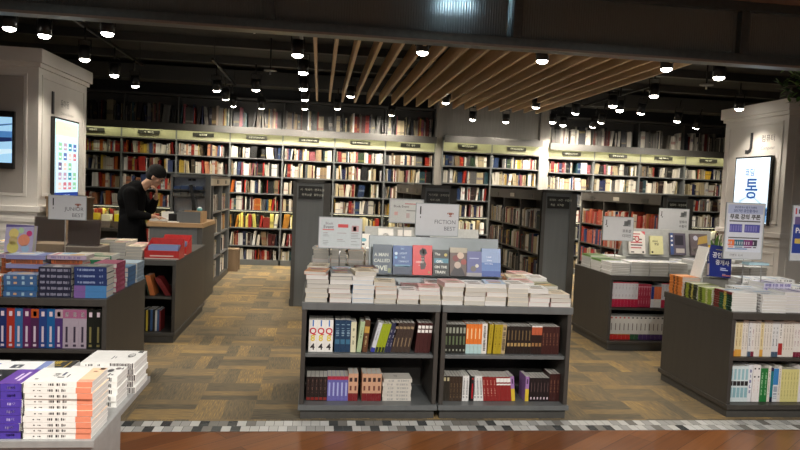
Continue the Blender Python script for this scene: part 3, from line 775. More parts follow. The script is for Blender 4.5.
bkg = mk('black classic with gold print',.20,.025,C(34,28,26),sp=[('r',.15,.3,.5,.6,C(110,90,60)),('r',.6,.15,.72,.85,C(170,140,90))])
cop = mk('copper headed black classic',.205,.025,C(40,26,24),sp=[('r',.04,.0,.32,1,C(180,90,60)),('r',.0,.0,.05,1,WH),('r',.6,.15,.72,.85,C(150,110,70))])
dkr = mk('dark maroon classic',.20,.025,C(58,28,26),sp=marks(.2,.7,.3,.6,C(130,90,70),23,.6))
row([(bsi,6,0),(ora,4,0),(whr,1,0),(None,.006,0),(yel,1,3),(None,.01,0),(yel,2,2),(bge,1,2),(None,.01,0),(bkg,7,0),(cop,3,0),(dkr,5,0)],.91,4.47,.446,'upper right centre shelf',g)
olv = mk('dark olive novel with tan head',.18,.0235,C(46,42,34),sp=[('r',.06,.2,.2,.8,C(200,190,150))])
dkb = mk('dark brown slim novel',.178,.0225,C(58,44,34),sp=marks(.1,.9,.3,.6,C(130,110,80),24,.5))
wsl = mk('white spine with grey lettering',.182,.0225,C(225,225,222),sp=marks(.08,.92,.2,.7,C(110,110,115),25,.8))
bkr = mk('black book with red title',.18,.026,C(26,22,22),sp=[('r',.3,.3,.9,.7,C(170,30,40)),('r',.08,.3,.14,.7,C(200,60,60))])
crd = mk('crimson novel',.175,.025,C(140,40,38),sp=marks(.15,.9,.3,.6,C(210,170,150),26,.5))
crw = mk('crimson novel with white head',.175,.025,C(140,40,38),sp=[('r',.05,0,.22,1,WH),('r',.28,0,.34,1,WH)])
pya = mk('lilac and yellow book',.18,.026,C(160,120,176),sp=[('r',.5,0,1,1,C(215,185,60)),('r',.1,.3,.3,.7,C(80,60,90))])
bpk = mk('black book with pale foot dots',.17,.0235,C(32,24,26),sp=[('r',.82,.3,.92,.7,C(210,190,200)),('r',.2,.4,.6,.6,C(90,70,70))])
row([(olv,2,0),(dkb,4,0),(wsl,2,0),(None,.012,0),(bkr,1,0),(wsl,3,-5),(crd,4,-6),(crw,4,-6),(pya,1,-6),(None,.070,0),(pya,1,0),(None,.006,0),(bpk,6,0),(bkr,0,0),(dkr,3,0)],.915,4.48,.101,'lower right centre shelf',g)

# --- centre table top stacks: heads to the back, foot edges of the pages to the viewer
G = 'stacked paperbacks on the centre table'
pc = [('white glossy paperback',C(238,238,236),PAGESW),('pale pink paperback',C(215,180,178),PAGESW),('cream paperback',C(226,214,190),PAGES),('light blue paperback',C(185,205,228),PAGESW),
      ('grey paperback',C(120,120,122),PAGES),('orange paperback',C(214,140,90),PAGES),('olive covered paperback',C(150,150,110),PAGES),('brown paperback',C(110,80,66),PAGES)]
PB = []
for k, (d, c, pg) in enumerate(pc):
    for t in (.022,.030):
        PB.append(Proto(d, .205, .146, t, c, pg, cv=[('r',.15,.62,.85,.74,random.Random(k).choice((INK,RED,C(60,80,140),C(90,90,90)))),('r',.2,.15,.8,.45,C(170+5*k,160,150-8*k),0),('r',.3,.55,.7,.58,INK)]))
def cs(x, y, n, kinds, where, z=.80, top=None, rz=-90, ja=2.5, jit=.004, g=G):
    return stack(PB[0],x,y,z,n,rz,where,g,jit=jit,ja=ja,seq=[PB[i] for i in kinds],top=PB[top] if top is not None else None)
fr = [ # x centre, list of kinds bottom to top
 (.015,[5,5,5,9,9,3,10]),(.163,[3,5,3,9,1,8,8]),(.312,[7,7,7,7,7,1,5]),(.460,[5,5,3,10,5]),(.610,[5,3,1]),(.775,[5,5,3,2]),
 (.925,[1,5,1,5,3]),(1.073,[5,1,15,5,0]),(1.222,[1,5,3,5,7]),(1.370,[5,5,5,5,1])]
for k, (x, ks) in enumerate(fr):
    cs(.008+.1555*k, 4.52, len(ks), ks, '%s front centre-table pile from left' % ORD[k])
for k, (x, ks) in enumerate(((1.49,[5,1,5,0]),(1.60,[1,5,2]),(1.70,[1,15,4]),)): pass
fr2 = [(1.517,[3,3,5,1]),(1.664,[3,15,5])]
for k, (x, ks) in enumerate(fr2): cs(.008+.1555*(10+k), 4.52, len(ks), ks, '%s front centre-table pile from left' % ORD[10+k])
b2 = [(.02,[14,5,5,9,14,15,8,4]),(.18,[5,9,5,1,8,12,6]),(.335,[5,5,3,3,5,14,15]),(.50,[5,5,9]),(.66,[5,5,2]),(.82,[3,5,1,0]),(.98,[5,3,5]),(1.14,[5,3,5,0]),(1.30,[5,1,3,0]),(1.46,[5,3,5,14,2]),(1.62,[5,5,3,12])]
for k, (x, ks) in enumerate(b2): cs(.02+.168*k, 4.745, len(ks), ks, '%s second-row centre-table pile from left' % ORD[k])
b3 = [(.02,[5,5,3,5,9]),(.18,[5,5,3,14,4]),(1.56,[5,5,5,10,4]),(1.715,[5,5,3,12,0])]
for k, (x, ks) in enumerate(b3): cs(x, 5.00, len(ks), ks, '%s third-row centre-table pile from left' % ORD[k])
b4 = [(.04,[5,5,3,9]),(.2,[5,5,5,5]),(1.5,[5,5,5,14]),(1.66,[5,5,3,10,2])]
for k, (x, ks) in enumerate(b4): cs(x, 5.225, len(ks), ks, '%s back-row centre-table pile from left' % ORD[k])
# second centre table behind
G2 = 'stacked paperbacks on the table behind the centre one'
for k, (x, n) in enumerate(((.04,6),(.21,7),(.38,6),(.55,6),(1.0,5),(1.35,5),(1.6,5))):
    cs(x, 6.53, n, [5,3,5,9,5], '%s pile from left, table behind centre' % ORD[k], g=G2, top=(8,0,10,0,2,4,6)[k])

# face-out rack on the centre table
def rack(x0, x1, y, z0, z1, label, m, back=12, group='sloping racks for face-out books'):
    w = x1-x0; h = z1-z0; r = thing('book_rack', label, 'book rack', ((x0+x1)/2,y,z0), group=group)
    t = Matrix.Rotation(ROTZ(-back),4,'X')
    MB().box(-w/2,w/2,0,.014,.0,h/math.cos(ROTZ(back)),m,.003,M=t).build('back_board', r)
    MB().box(-w/2,w/2,-.05,.0,.122,.135,m,.002,M=t).build('ledge', r)
    b = MB()
    for sx in (-w/2+.02, w/2-.035): b.poly(frame((sx,0,0),(0,1,0),(0,0,1)), [(.02,0),(.26,0),(.07,h*.7)], m)
    o = b.build('side_support', r); md = o.modifiers.new('thick','SOLIDIFY'); md.thickness = .012
    return r
RK = mat('rack_grey_metal', (.15,.17,.175), .35, metal=.2, var=.04)
rack(.39,1.405,4.90,.801,1.222,'grey sloping rack of seven face-out novels on the centre table',RK)
def fo(P, x, y, z, label, group, back=12, turn=0, roll=0):
    """x = centre, z = foot of book"""
    R_ = rot_faceout(back, turn, roll); c = R_.to_matrix() @ Vector((P.L/2,0,0))   # foot centre of back board
    return book(P, (x-c.x, y-c.y, z-c.z), R_, label, group)
K = INK
covs = [
 Proto('',.222,.145,.02,C(54,72,88),cv=[('t','A MAN',.08,.60,.034,C(190,195,185),2),('t','CALLED',.06,.40,.034,C(190,195,185),2),('t','OVE',.08,.12,.052,C(200,205,190),2),('r',.8,.05,.95,.2,C(120,130,80))]),
 Proto('',.218,.145,.02,C(28,76,140),cv=[('r',0,0,1,.3,C(22,44,74)),('c',.16,.72,.012,C(200,220,235)),('c',.16,.58,.010,C(120,180,220)),('t','LIGHT',.35,.70,.020,C(200,220,235)),('t','WE',.45,.56,.018,C(200,220,235)),('t','CANNOT',.3,.42,.018,C(200,220,235)),('r',.1,.26,.9,.33,C(120,170,200)),('t','SEE',.4,.86,.018,C(160,200,230))]),
 Proto('',.225,.148,.02,C(206,44,46),cv=[('c',.52,.76,.026,C(40,16,20),1.15),('p',[(.42,.62),(.62,.62),(.60,.50),(.70,.36),(.62,.2),(.42,.18),(.38,.36),(.46,.5)],C(40,16,20)),('p',[(.35,.78),(.5,.92),(.68,.86),(.75,.72),(.6,.7)],C(40,16,20),1),('t','THE',.42,.52,.012,C(240,220,210)),('t','DESIRE',.16,.40,.020,C(245,225,215)),('r',.30,.31,.7,.33,C(235,200,190)),('c',.85,.09,.009,C(170,130,70))]),
 Proto('',.195,.125,.02,C(28,34,32),cv=[('c',.78,.80,.012,C(200,180,90)),('t','The',.12,.78,.026,C(220,220,210),2),('r',.08,.48,.95,.66,C(70,130,150)),('t','GIRL',.2,.50,.026,C(240,240,235),2),('t','ON THE',.10,.28,.026,C(225,225,215),2),('t','TRAIN',.12,.08,.028,C(225,225,215),2)]),
 Proto('',.215,.135,.02,C(96,78,70),cv=[('c',.34,.62,.024,C(120,40,40)),('c',.62,.72,.026,C(205,180,160)),('c',.80,.50,.022,C(150,60,50)),('c',.45,.38,.026,C(190,170,155)),('p',[(.0,.0),(.9,.0),(.7,.28),(.3,.34)],C(44,38,44)),('r',.0,.82,1,1,C(170,160,140))]),
 Proto('',.19,.120,.02,C(96,100,150),cv=[('c',.45,.30,.022,C(110,104,100)),('c',.68,.42,.014,C(200,196,186)),('r',0,0,1,.14,C(150,148,150)),('r',.2,.7,.8,.74,C(170,175,205))]),
 Proto('',.215,.148,.02,C(92,122,178),cv=[('r',0,.5,1,1,C(140,160,196)),('r',0,0,1,.2,C(62,88,156)),('t','a small',.25,.68,.014,C(225,230,240)),('t','history',.28,.56,.014,C(225,230,240)),('t','of everything',.15,.44,.012,C(215,220,235))])]
lb = ['dark grey A MAN CALLED OVE book face-out, leftmost on the centre rack','blue face-out novel with white lines beside the red cover','red face-out novel with a black head silhouette on the centre rack',
      'small black face-out thriller with white title right of the red cover','brown face-out novel showing painted faces on the centre rack','small violet face-out book with a grey animal on the centre rack','pale blue face-out novel, rightmost on the centre rack']
for P_, x, l in zip(covs, (.487,.640,.792,.935,1.07,1.192,1.325), lb):
    fo(P_, x, 4.872, .940, l, 'face-out novels on the centre rack')
# rear rack behind
rack(.50,1.75,6.95,.801,1.165,'pale sloping rack on the table behind the centre rack',mat('pale_rack_board',(.40,.41,.40),.4))
wh = [Proto('',.20,.14,.02,WH,cv=[('c',.5,.68,.032,C(110,180,195),.6),('c',.5,.45,.016,INK,.6),('r',.1,.08,.3,.16,RED),('r',.4,.08,.6,.16,RED),('r',.7,.08,.9,.16,RED)]),
      Proto('',.20,.16,.02,WH,cv=[('c',.5,.6,.03,C(150,150,150)),('c',.5,.6,.027,WH),('r',.2,.3,.8,.33,INK)]),
      Proto('',.19,.15,.02,C(224,220,214),cv=[('r',.3,.5,.7,.53,C(120,110,100)),('r',.3,.3,.36,.4,RED)]),
      Proto('',.20,.15,.02,C(34,32,34),cv=[('r',.2,.75,.8,.78,WH),('r',.25,.65,.75,.68,WH)])]
for P_, x, l, zz in zip(wh, (.47,.72,.92,1.12), ('white face-out book with a blue cloud and red dots beside the event notice','white face-out book with a drawn circle, second on the rear rack','cream face-out book with tiny print behind the centre rack','black face-out book half hidden behind the fiction sign'), (.90,.95,.95,.96)):
    fo(P_, x, 6.925 if x > .48 else 6.74, zz, l, 'face-out books on the rear rack')
tag(MB().box(-.10,.10,-.06,.06,0,.098,WH,.003).build('book_riser', loc=(.47,6.77,.8005)), 'small white riser block under the blue cloud book', 'riser')

# ------------------------------------------------------------------ signs
def sign(x0, x1, y, z0, z1, zb, label, draw, m=SIGNW, pole=True, px=None, group='card signs on poles over the tables', tilt=0):
    w = x1-x0; h = z1-z0; cx = (x0+x1)/2
    r = thing('table_sign', label, 'sign', (cx,y,zb), (0,0,tilt), group)
    b = MB(); b.box(-w/2,w/2,0,.006,z0-zb,z1-zb,m,.001); draw(b, frame((-w/2,0,z0-zb),(1,0,0),(0,0,1)), w, h); b.build('sign_card', r)
    f = MB(); t = .005; e = C(150,158,160)
    for a in ((-w/2-t,w/2+t,z1-zb,z1-zb+t),(-w/2-t,w/2+t,z0-zb-t,z0-zb),(-w/2-t,-w/2,z0-zb,z1-zb),(w/2,w/2+t,z0-zb,z1-zb)): f.box(a[0],a[1],-.002,.008,a[2],a[3],e)
    f.build('frame', r)
    p = px or 0
    if pole:
        MB().cyl((p,.012,0),(p,.012,z0-zb+.05),.005,.005,STEEL,8).build('pole', r)
        MB().cyl((p,.012,0),(p,.012,.006),.04,.04,STEEL,20).build('base', r)
    return r
def trophy(b, F, u, v, s):
    t = C(150,95,80)
    b.poly(F,[(u-.5*s,v+s),(u+.5*s,v+s),(u+.3*s,v+.4*s),(u-.3*s,v+.4*s)],t); b.quad(F,u-.08*s,v+.1*s,u+.08*s,v+.5*s,t); b.quad(F,u-.35*s,v,u+.35*s,v+.15*s,t)
    b.quad(F,u-.75*s,v+.6*s,u-.5*s,v+.95*s,t); b.quad(F,u+.5*s,v+.6*s,u+.75*s,v+.95*s,t)
def best(word):
    def d(b, F, w, h):
        b.quad(F,.030,h-.085,.040,h-.022,INK); b.quad(F,.032,h-.115,.038,h-.10,INK)
        trophy(b,F,w-.065,h-.098,.034)
        b.text(word,F,w-.018,h*.42-.01,.045,C(95,98,104),align='RIGHT'); b.text('BEST',F,w-.018,h*.42-.062,.045,C(95,98,104),align='RIGHT')
    return d
def event(b, F, w, h):
    b.quad(F,.012,.012,w-.012,h-.012,C(196,204,206),off=.0002)
    b.text('Book',F,.045,h-.052,.026,C(120,110,120)); b.text('Event',F,.03,h-.080,.034,C(70,60,70)); b.quad(F,.025,h-.094,.11,h-.086,C(210,110,110))
    b.quad(F,w*.44,h-.072,w*.68,h-.047,C(205,80,80)); b.quad(F,w*.76,h-.10,w*.93,h-.055,C(190,150,150)); b.quad(F,w*.80,h-.095,w*.87,h-.062,C(90,60,70))
    R = random.Random(4)
    for c_ in range(3):
        for k in range(9):
            v = h-.115-.012*k
            if v > .02 and R.random() < .8: b.quad(F,.03+c_*w*.33,v,.03+c_*w*.33+R.uniform(.03,.07),v+.003,C(150,120,125) if k % 4 == 0 else C(130,135,140))
def event2(b, F, w, h):
    b.quad(F,.010,.010,w-.010,h-.010,C(214,216,214),off=.0002)
    b.text('Book Event',F,.04,h-.085,.034,C(90,80,85)); b.quad(F,w*.45,h-.05,w*.85,h-.042,C(210,110,110))
    b.quad(F,.05,.075,.085,.11,C(225,180,175)); b.quad(F,w*.5,.05,w*.6,.1,C(205,185,185)); b.quad(F,w*.5,.12,w*.85,.13,C(150,150,150))
def topz(x, y):   # height of what lies under (x, y): filled from the scene
    dg = bpy.context.evaluated_depsgraph_get(); hit, p, n_, i, o, m_ = SC.ray_cast(dg, Vector((x,y,1.12)), Vector((0,0,-1)))
    return p.z if hit else 0
def later_sign(x0, x1, y, z0, z1, label, draw, zt=None, px=0, **k):
    zb = zt
    return sign(x0, x1, y, z0, z1, zb+.001, label, draw, px=px, **k)

# ------------------------------------------------------------------ right front table
G = 'stacked manuals on the right front table'
Por = Proto('orange and black spined manual',.20,.16,.0125,C(206,120,50),PAGES,spine=C(214,128,58),sp=[('r',.3,.1,.42,.9,INK),('r',.55,.1,.7,.9,C(120,70,30))],cv=[('r',.1,.5,.9,.8,C(240,190,140))])
Pyb = Proto('green and black spined manual',.18,.19,.013,C(120,130,60),PAGES,spine=C(44,50,36),sp=[('r',.1,.1,.35,.9,C(150,160,50)),('r',.55,.1,.7,.9,C(190,180,90))],cv=[('r',.1,.5,.9,.8,C(230,230,220))])
Plm = Proto('lime spined manual',.18,.19,.014,C(140,160,60),PAGES,spine=C(140,160,60),sp=[('r',.1,.1,.3,.9,C(60,70,30)),('r',.55,.1,.7,.9,C(200,200,150))],cv=[('r',.1,.5,.9,.8,C(230,235,200))])
Prg = Proto('green and yellow spined manual',.22,.20,.0165,C(225,225,222),PAGESW,spine=C(38,84,58),sp=[('r',.0,.1,.3,.9,C(120,40,40)),('r',.55,.1,.7,.9,C(190,180,80)),('r',.8,.1,.95,.9,C(20,40,30))],cv=[('r',.1,.6,.9,.85,C(150,180,190)),('r',.1,.1,.6,.2,C(200,150,160))])
Pmr = Proto('maroon headed green manual',.22,.20,.0165,C(225,225,222),PAGESW,spine=C(110,32,36),sp=[('r',.55,.1,.7,.9,C(200,170,90))],cv=[('r',0,0,.12,1,C(120,40,44)),('r',.2,.6,.9,.85,C(150,180,200))])
Pmw = Proto('white glossy manual',.235,.19,.022,C(232,236,238),PAGESW,spine=C(230,230,228),sp=marks(.1,.9,.2,.8,INK,31,.6),cv=[('r',.1,.55,.9,.7,C(170,190,215)),('r',.1,.2,.5,.3,C(140,150,170))])
Pmv = Proto('white manual with violet lettering',.235,.19,.030,C(226,224,236),PAGESW,spine=C(216,212,230),sp=marks(.04,.96,.1,.9,C(90,80,150),32,.8),cv=[('r',.1,.55,.9,.7,C(120,110,170)),('r',.1,.2,.5,.3,C(90,90,100))])
stack(Por,3.128,5.235,.785,12,-90,'far left right-table pile',G,jit=.003,ja=.6)
stack(Pyb,3.150,5.015,.785,9,-90,'second left-edge right-table pile',G,jit=.003,ja=.6)
stack(Plm,3.150,4.815,.785,8,-90,'third left-edge right-table pile',G,jit=.003,ja=.6)
stack(Prg,3.155,4.585,.785,8,-90,'front left right-table pile',G,jit=.003,ja=.6,top=Pmr)
stack(Pmw,3.375,4.56,.785,6,-90,'second front right-table pile',G,jit=.003,ja=.8)
stack(Pmv,3.585,4.56,.785,5,0+180,'third front right-table pile',G,jit=.003,ja=.8,top=Pmv)
stack(Pmv,3.83,4.56,.785,5,0,'fourth front right-table pile',G,jit=.003,ja=.8)
stack(Pmw,3.385,4.80,.785,6,-90,'second-row right-table pile behind the white manuals',G,jit=.003,top=Pmw)
stack(Pmv,3.60,4.81,.785,6,0,'second-row right-table pile of violet print',G,jit=.003)
stack(Pmw,3.84,4.81,.785,7,0,'second-row right-table pile at the picture edge',G,jit=.003)
stack(Pmw,3.60,5.08,.785,8,0,'third-row right-table pile under the poster',G,jit=.003)
stack(Pmw,3.84,5.08,.785,8,0,'third-row right-table pile at the picture edge',G,jit=.003)
g = 'manuals standing in the right front table'
rw = [mk('white manual with fine lettering',.275,.022,C(222,216,206),W=.2,sp=marks(.08,.8,.3,.6,C(140,120,110),33,.8)),
      mk('white manual with orange foot',.265,.024,C(220,214,204),W=.2,sp=[('r',.84,0,1,1,C(206,120,50))]+marks(.08,.7,.3,.6,INK,34,.7)),
      mk('white manual with maroon foot',.27,.024,C(224,220,214),W=.2,sp=[('r',.86,0,1,1,C(120,40,60))]+marks(.08,.7,.3,.6,C(150,90,110),35,.7)),
      mk('white manual with slate foot',.268,.026,C(216,216,216),W=.2,sp=[('r',.86,0,1,1,C(70,90,110))]+marks(.08,.7,.3,.6,INK,36,.7)),
      mk('red spined white manual',.27,.034,C(226,222,216),W=.2,sp=[('r',.62,0,.95,1,C(170,50,48))]+marks(.08,.5,.3,.6,INK,37,.7)),
      mk('cream manual with yellow foot',.26,.026,C(222,206,160),W=.2,sp=[('r',.8,0,1,1,C(214,160,70))]+marks(.08,.7,.3,.6,C(150,110,70),38,.7))]
row([(rw[1],1,0),(rw[5],2,0),(rw[0],2,0),(None,.004,0),(rw[3],1,0),(rw[2],1,0),(rw[0],2,0),(rw[5],1,0),(rw[0],3,0),(rw[3],2,0),(rw[4],1,0),(rw[0],4,0),(rw[2],4,0),(rw[0],5,0),(rw[3],3,0)],3.085,4.48,.446,'upper right-table shelf',g)
tq = mk('white manual with pale blue and black bands',.27,.030,C(214,226,228),W=.2,sp=[('r',.42,.05,.55,.95,INK),('r',.08,.2,.38,.8,C(150,190,200)),('r',.6,.1,.88,.9,C(140,180,190))])
bib = mk('white BIBLE manual with blue lettering',.28,.030,C(226,228,232),W=.2,sp=[('v',['B','I','B','L','E'],(.20,.34,.48,.62,.76),.030,[C(50,60,140)]*5)])
wdi = mk('white manual with black diamonds',.28,.030,C(232,228,226),W=.2,sp=[('r',.08,.3,.12,.7,INK),('r',.3,.3,.34,.7,INK)]+marks(.4,.8,.4,.6,C(200,150,150),39,.7))
grn = mk('green manual',.255,.030,C(40,120,60),W=.2,sp=marks(.1,.85,.3,.7,C(170,210,170),40,.7))
tea = mk('teal manual with red head',.26,.022,C(30,120,130),W=.2,sp=[('r',0,0,.1,1,C(60,40,70)),('r',.86,0,1,1,C(20,30,50))])
blw = mk('blue headed white manual',.26,.040,C(214,218,222),W=.2,sp=[('r',.02,0,.5,1,C(60,130,190))]+marks(.55,.9,.1,.9,C(120,130,150),41,.7))
ylw = mk('pale yellow manual',.25,.0235,C(216,208,140),W=.2,sp=marks(.1,.9,.35,.6,C(150,140,80),42,.7))
row([(tq,5,0),(bib,1,0),(None,.004,0),(wdi,2,0),(grn,2,0),(rw[0],1,0),(tea,1,0),(blw,1,0),(rw[0],1,0),(ylw,6,0),(wdi,3,0),(rw[2],3,0)],3.085,4.48,.101,'lower right-table shelf',g)
Pbb = Proto('blue',.262,.20,.035,C(30,44,120),PAGESW,spine=C(36,50,124),sp=marks(.1,.55,.3,.7,WH,43,.9)+[('r',.6,.1,.97,.9,C(205,190,190)),('r',0,.1,.09,.9,C(215,180,60))],
   cv=[('t','공인',.10,.62,.050,C(232,232,238),2),('t','중개사',.26,.40,.046,C(232,232,238),2),('r',.25,.86,.55,.875,C(190,190,90)),('c',.84,.88,.017,C(215,180,60)),('r',.5,.28,.75,.30,C(200,205,225)),('r',.5,.22,.85,.25,C(200,205,225)),('r',.6,.05,.97,.09,C(200,120,120)),('r',.6,.10,.75,.115,C(200,200,215))])
zb = .957
r = thing('book_easel','white folded card easel holding the blue exam book','easel',(3.34,5.12,.785))
b = MB()
for sx in (-.115,.125): pass
b.box(-.006,.006,-.01,.14,.165,.43,C(232,232,228),.002,M=Matrix.Translation((-.185,0,0)) @ Matrix.Rotation(ROTZ(13),4,'Y')); b.box(-.130,-.121,.0,.14,0,.165,C(200,200,196)); b.build('side_wing', r)
MB().box(-.12,.12,.01,.13,0,.165,C(120,118,112),.003).build('riser', r)
fo(Pbb, 3.335, 5.10, zb, 'dark blue manual with white brush lettering, face-out on the right front table','face-out manual', back=9, turn=3, roll=5)

def poster(b, F, w, h):
    b.quad(F,.012,.055,w-.012,h-.012,C(214,218,228),off=.0002)
    b.quad(F,.012,h-.085,w-.012,h-.012,C(176,186,214),off=.0005)
    b.text('공인중개사 합격 이벤트',F,w/2,h-.040,.020,C(70,76,110),align='CENTER',bold=1,off=.001)
    b.text('2017년 공인중개사',F,w/2,h-.070,.027,C(84,90,140),align='CENTER',bold=2,off=.001)
    b.text('무료 강의 쿠폰',F,w/2,h-.125,.044,INK,align='CENTER',bold=3,off=.001)
    b.quad(F,.03,h-.150,w-.03,h-.140,C(90,90,90))
    b.quad(F,.035,h-.235,.145,h-.170,C(84,84,160)); b.quad(F,.165,h-.235,w-.03,h-.170,C(84,84,160))
    for u in [.04+.022*k for k in range(5)]+[.172+.022*k for k in range(5)]: b.quad(F,u,h-.225,u+.014,h-.18,C(130,128,190),off=.0008)
    b.quad(F,.03,h-.285,w-.03,h-.275,C(100,100,100))
    for u0, u1, c in ((.03,.085,C(226,120,70)),(.085,.165,C(60,110,130)),(.165,.245,C(120,50,110)),(.245,.285,C(60,60,70))):
        b.quad(F,u0,h-.345,u1,h-.295,c); b.quad(F,u0+.006,h-.36,u1-.006,h-.352,c)
        for k in range(int((u1-u0)/.02)): b.quad(F,u0+.004+.02*k,h-.335,u0+.012+.02*k,h-.31,C(200,200,205),off=.0008)
    b.quad(F,.03,.075,.2,.085,C(120,150,190)); b.text('이벤트 도서',F,.05,.02,.024,C(90,90,95))
later_sign(3.265,3.595,4.93,1.135,1.585,'tall pale exam coupon poster on a pole over the right front table',poster,zt=.925,px=.02,group='posters at the right')
def poster2(b, F, w, h):
    b.quad(F,.01,.05,w-.01,h-.01,C(206,210,226),off=.0002); b.quad(F,.01,.06,w-.01,h*.66,C(50,70,150),off=.0005)
    b.quad(F,.02,h-.07,.032,h-.02,RED); b.quad(F,.05,h-.065,.2,h-.03,C(60,56,60)); b.quad(F,.02,h-.17,.28,h-.09,C(110,96,140)); b.text('Ps',F,.03,h*.66-.07,.06,WH,bold=2,off=.001)
    b.quad(F,.03,.14,.27,.18,C(205,180,90),off=.0008)
later_sign(3.85,4.14,4.93,1.135,1.585,'blue and white software book poster cut by the right picture edge',poster2,zt=.946,px=.0,group='posters at the right')
r = thing('flyer_tray','small clear tray of pale flyers beneath the exam poster','tray',(3.46,4.80,1.10))
MB().box(-.11,.11,-.05,.05,0,.004,ACRYL).build('tray_plate', r); MB().box(-.09,.08,-.045,.045,.005,.022,C(170,205,215)).build('flyers', r); MB().cyl((.05,.0,0),(.05,.0,-.178),.004,.004,STEEL,8).build('stem', r)

# ------------------------------------------------------------------ second right tables
G = 'stacked manuals on the second right table'
M1 = mk('white magazine sized manual',.25,.017,C(226,226,224),W=.20,cv=[('r',.1,.6,.9,.8,C(150,160,190)),('r',.1,.2,.6,.3,C(120,120,125))])
M2 = mk('grey paged manual',.25,.03,C(205,206,204),W=.20,cv=[('r',.1,.6,.9,.8,C(190,120,120))]); M3 = mk('green covered manual',.25,.022,C(110,150,80),W=.2,cv=[('r',.1,.3,.9,.8,C(70,90,60))])
PL = ((3.12,6.54,7,M1,None),(3.335,6.54,5,M2,M1),(3.545,6.54,5,M2,M1),(3.755,6.54,5,M2,M1),(3.12,6.80,7,M1,M3),(3.335,6.80,6,M1,M3),(3.12,7.08,5,M2,M3),(3.335,7.08,5,M2,M1),
        (4.03,6.54,6,M2,M1),(4.24,6.54,6,M2,M1),(4.45,6.54,7,M1,None),(4.66,6.54,7,M1,None),(3.56,6.79,5,M1,None),(3.78,6.79,5,M1,None),(4.03,6.79,5,M2,M1),(4.24,6.79,5,M2,M1),(4.66,6.80,6,M2,M1))
for x, y, n, p, t in PL:
    rk = sum(1 for q in PL if abs(q[1]-y) < .03 and q[0] < x)
    stack(p,x,y,.785,n,-90,'%s %s-row pile from left, second right table' % (ORD[rk], 'front' if y < 6.6 else 'middle' if y < 7 else 'rear'),G,top=t,jit=.004,ja=1.5)
g = 'manuals standing in the second right table'
pk = mk('white and crimson footed manual',.26,.036,C(206,204,206),W=.2,sp=[('r',.68,0,1,1,C(168,32,62)),('r',0,0,.04,1,C(190,60,80))]+marks(.1,.6,.3,.6,C(170,150,160),51,.7))
cr2 = mk('crimson manual',.245,.028,C(160,40,66),W=.2,sp=marks(.08,.9,.3,.6,C(210,150,160),52,.7)+[('r',.1,0,.14,1,C(215,150,160))])
bl2 = mk('blue and white manual',.22,.030,C(214,214,216),W=.2,sp=[('r',0,0,.6,1,C(40,60,130))]); or2 = mk('orange and white manual',.22,.04,C(216,212,206),W=.2,sp=[('r',0,0,.6,1,C(214,110,70))])
row([(pk,8,0),(cr2,5,0),(None,.004,0),(bl2,1,0),(or2,2,0),(pk,4,0)],3.055,6.46,.446,'upper second right-table shelf',g)
wr = mk('white manual with red foot',.245,.046,C(220,218,212),W=.2,sp=[('r',.76,0,1,1,C(206,52,48)),('r',.03,.3,.09,.7,C(200,60,60)),('r',.3,.4,.6,.6,C(120,110,105)),('r',.76,0,.79,1,C(220,190,90))])
wg = mk('white manual with green foot',.245,.046,C(220,218,212),W=.2,sp=[('r',.76,0,1,1,C(50,90,60)),('r',.03,.3,.09,.7,INK),('r',.3,.4,.6,.6,C(120,110,105))])
wv = mk('white manual with violet foot',.245,.046,C(220,218,212),W=.2,sp=[('r',.76,0,1,1,C(84,58,110)),('r',.03,.3,.09,.7,INK),('r',.3,.4,.6,.6,C(120,110,105))])
row([(wr,5,0),(wg,2,0),(wv,9,0)],3.055,6.46,.101,'lower second right-table shelf',g)
rack(3.50,4.60,7.14,.786,1.235,'pale grey sloping rack of computer manuals on the second right table',mat('pale_rack_board',(.40,.41,.40),.4))
cv2 = [Proto('',.26,.195,.03,C(222,216,210),PAGESW,cv=[('r',.1,.86,.7,.9,RED),('r',.1,.74,.62,.79,C(190,80,90)),('r',.1,.62,.8,.67,INK),('c',.5,.66,.028,C(190,60,70),1.3),('c',.5,.66,.02,C(222,216,210),1.2),('r',.1,.48,.8,.53,C(190,80,90)),('r',.1,.36,.82,.41,INK),('r',.1,.24,.75,.29,C(190,80,90)),('p',[(.75,1),(1,1),(1,.84)],C(214,90,100)),('c',.85,.08,.012,INK),('r',.1,.05,.3,.1,INK)]),
       Proto('',.215,.155,.025,C(214,210,160),PAGESW,cv=[('t','모두의',.16,.66,.024,INK,2),('t','코딩',.3,.5,.03,INK,2),('c',.14,.12,.012,INK)]),
       Proto('',.255,.19,.03,C(96,90,104),PAGESW,cv=[('r',0,0,.2,1,C(70,90,140)),('r',.3,.45,.85,.9,C(54,52,62)),('r',.35,.1,.9,.3,C(190,184,180)),('c',.1,.85,.012,WH),('c',.1,.65,.012,WH),('c',.1,.45,.012,WH)]),
       Proto('',.255,.21,.03,C(110,100,104),PAGESW,cv=[('c',.3,.8,.028,C(200,200,215)),('r',.05,.1,.95,.4,C(120,112,110)),('p',[(.4,.5),(1,.6),(1,.95),(.5,.85)],C(190,160,90)),('r',.1,.2,.7,.3,C(205,200,195))])]
for P_, x, l in zip(cv2, (3.64,3.88,4.14,4.40), ('white face-out manual with red and black brush lettering on the right rack','small pale yellow face-out manual on the right rack','grey face-out manual with blue left strip on the right rack','wide dim face-out manual with gold shape, rightmost on the right rack')):
    fo(P_, x, 7.12, .945, l, 'face-out manuals on the right rack')
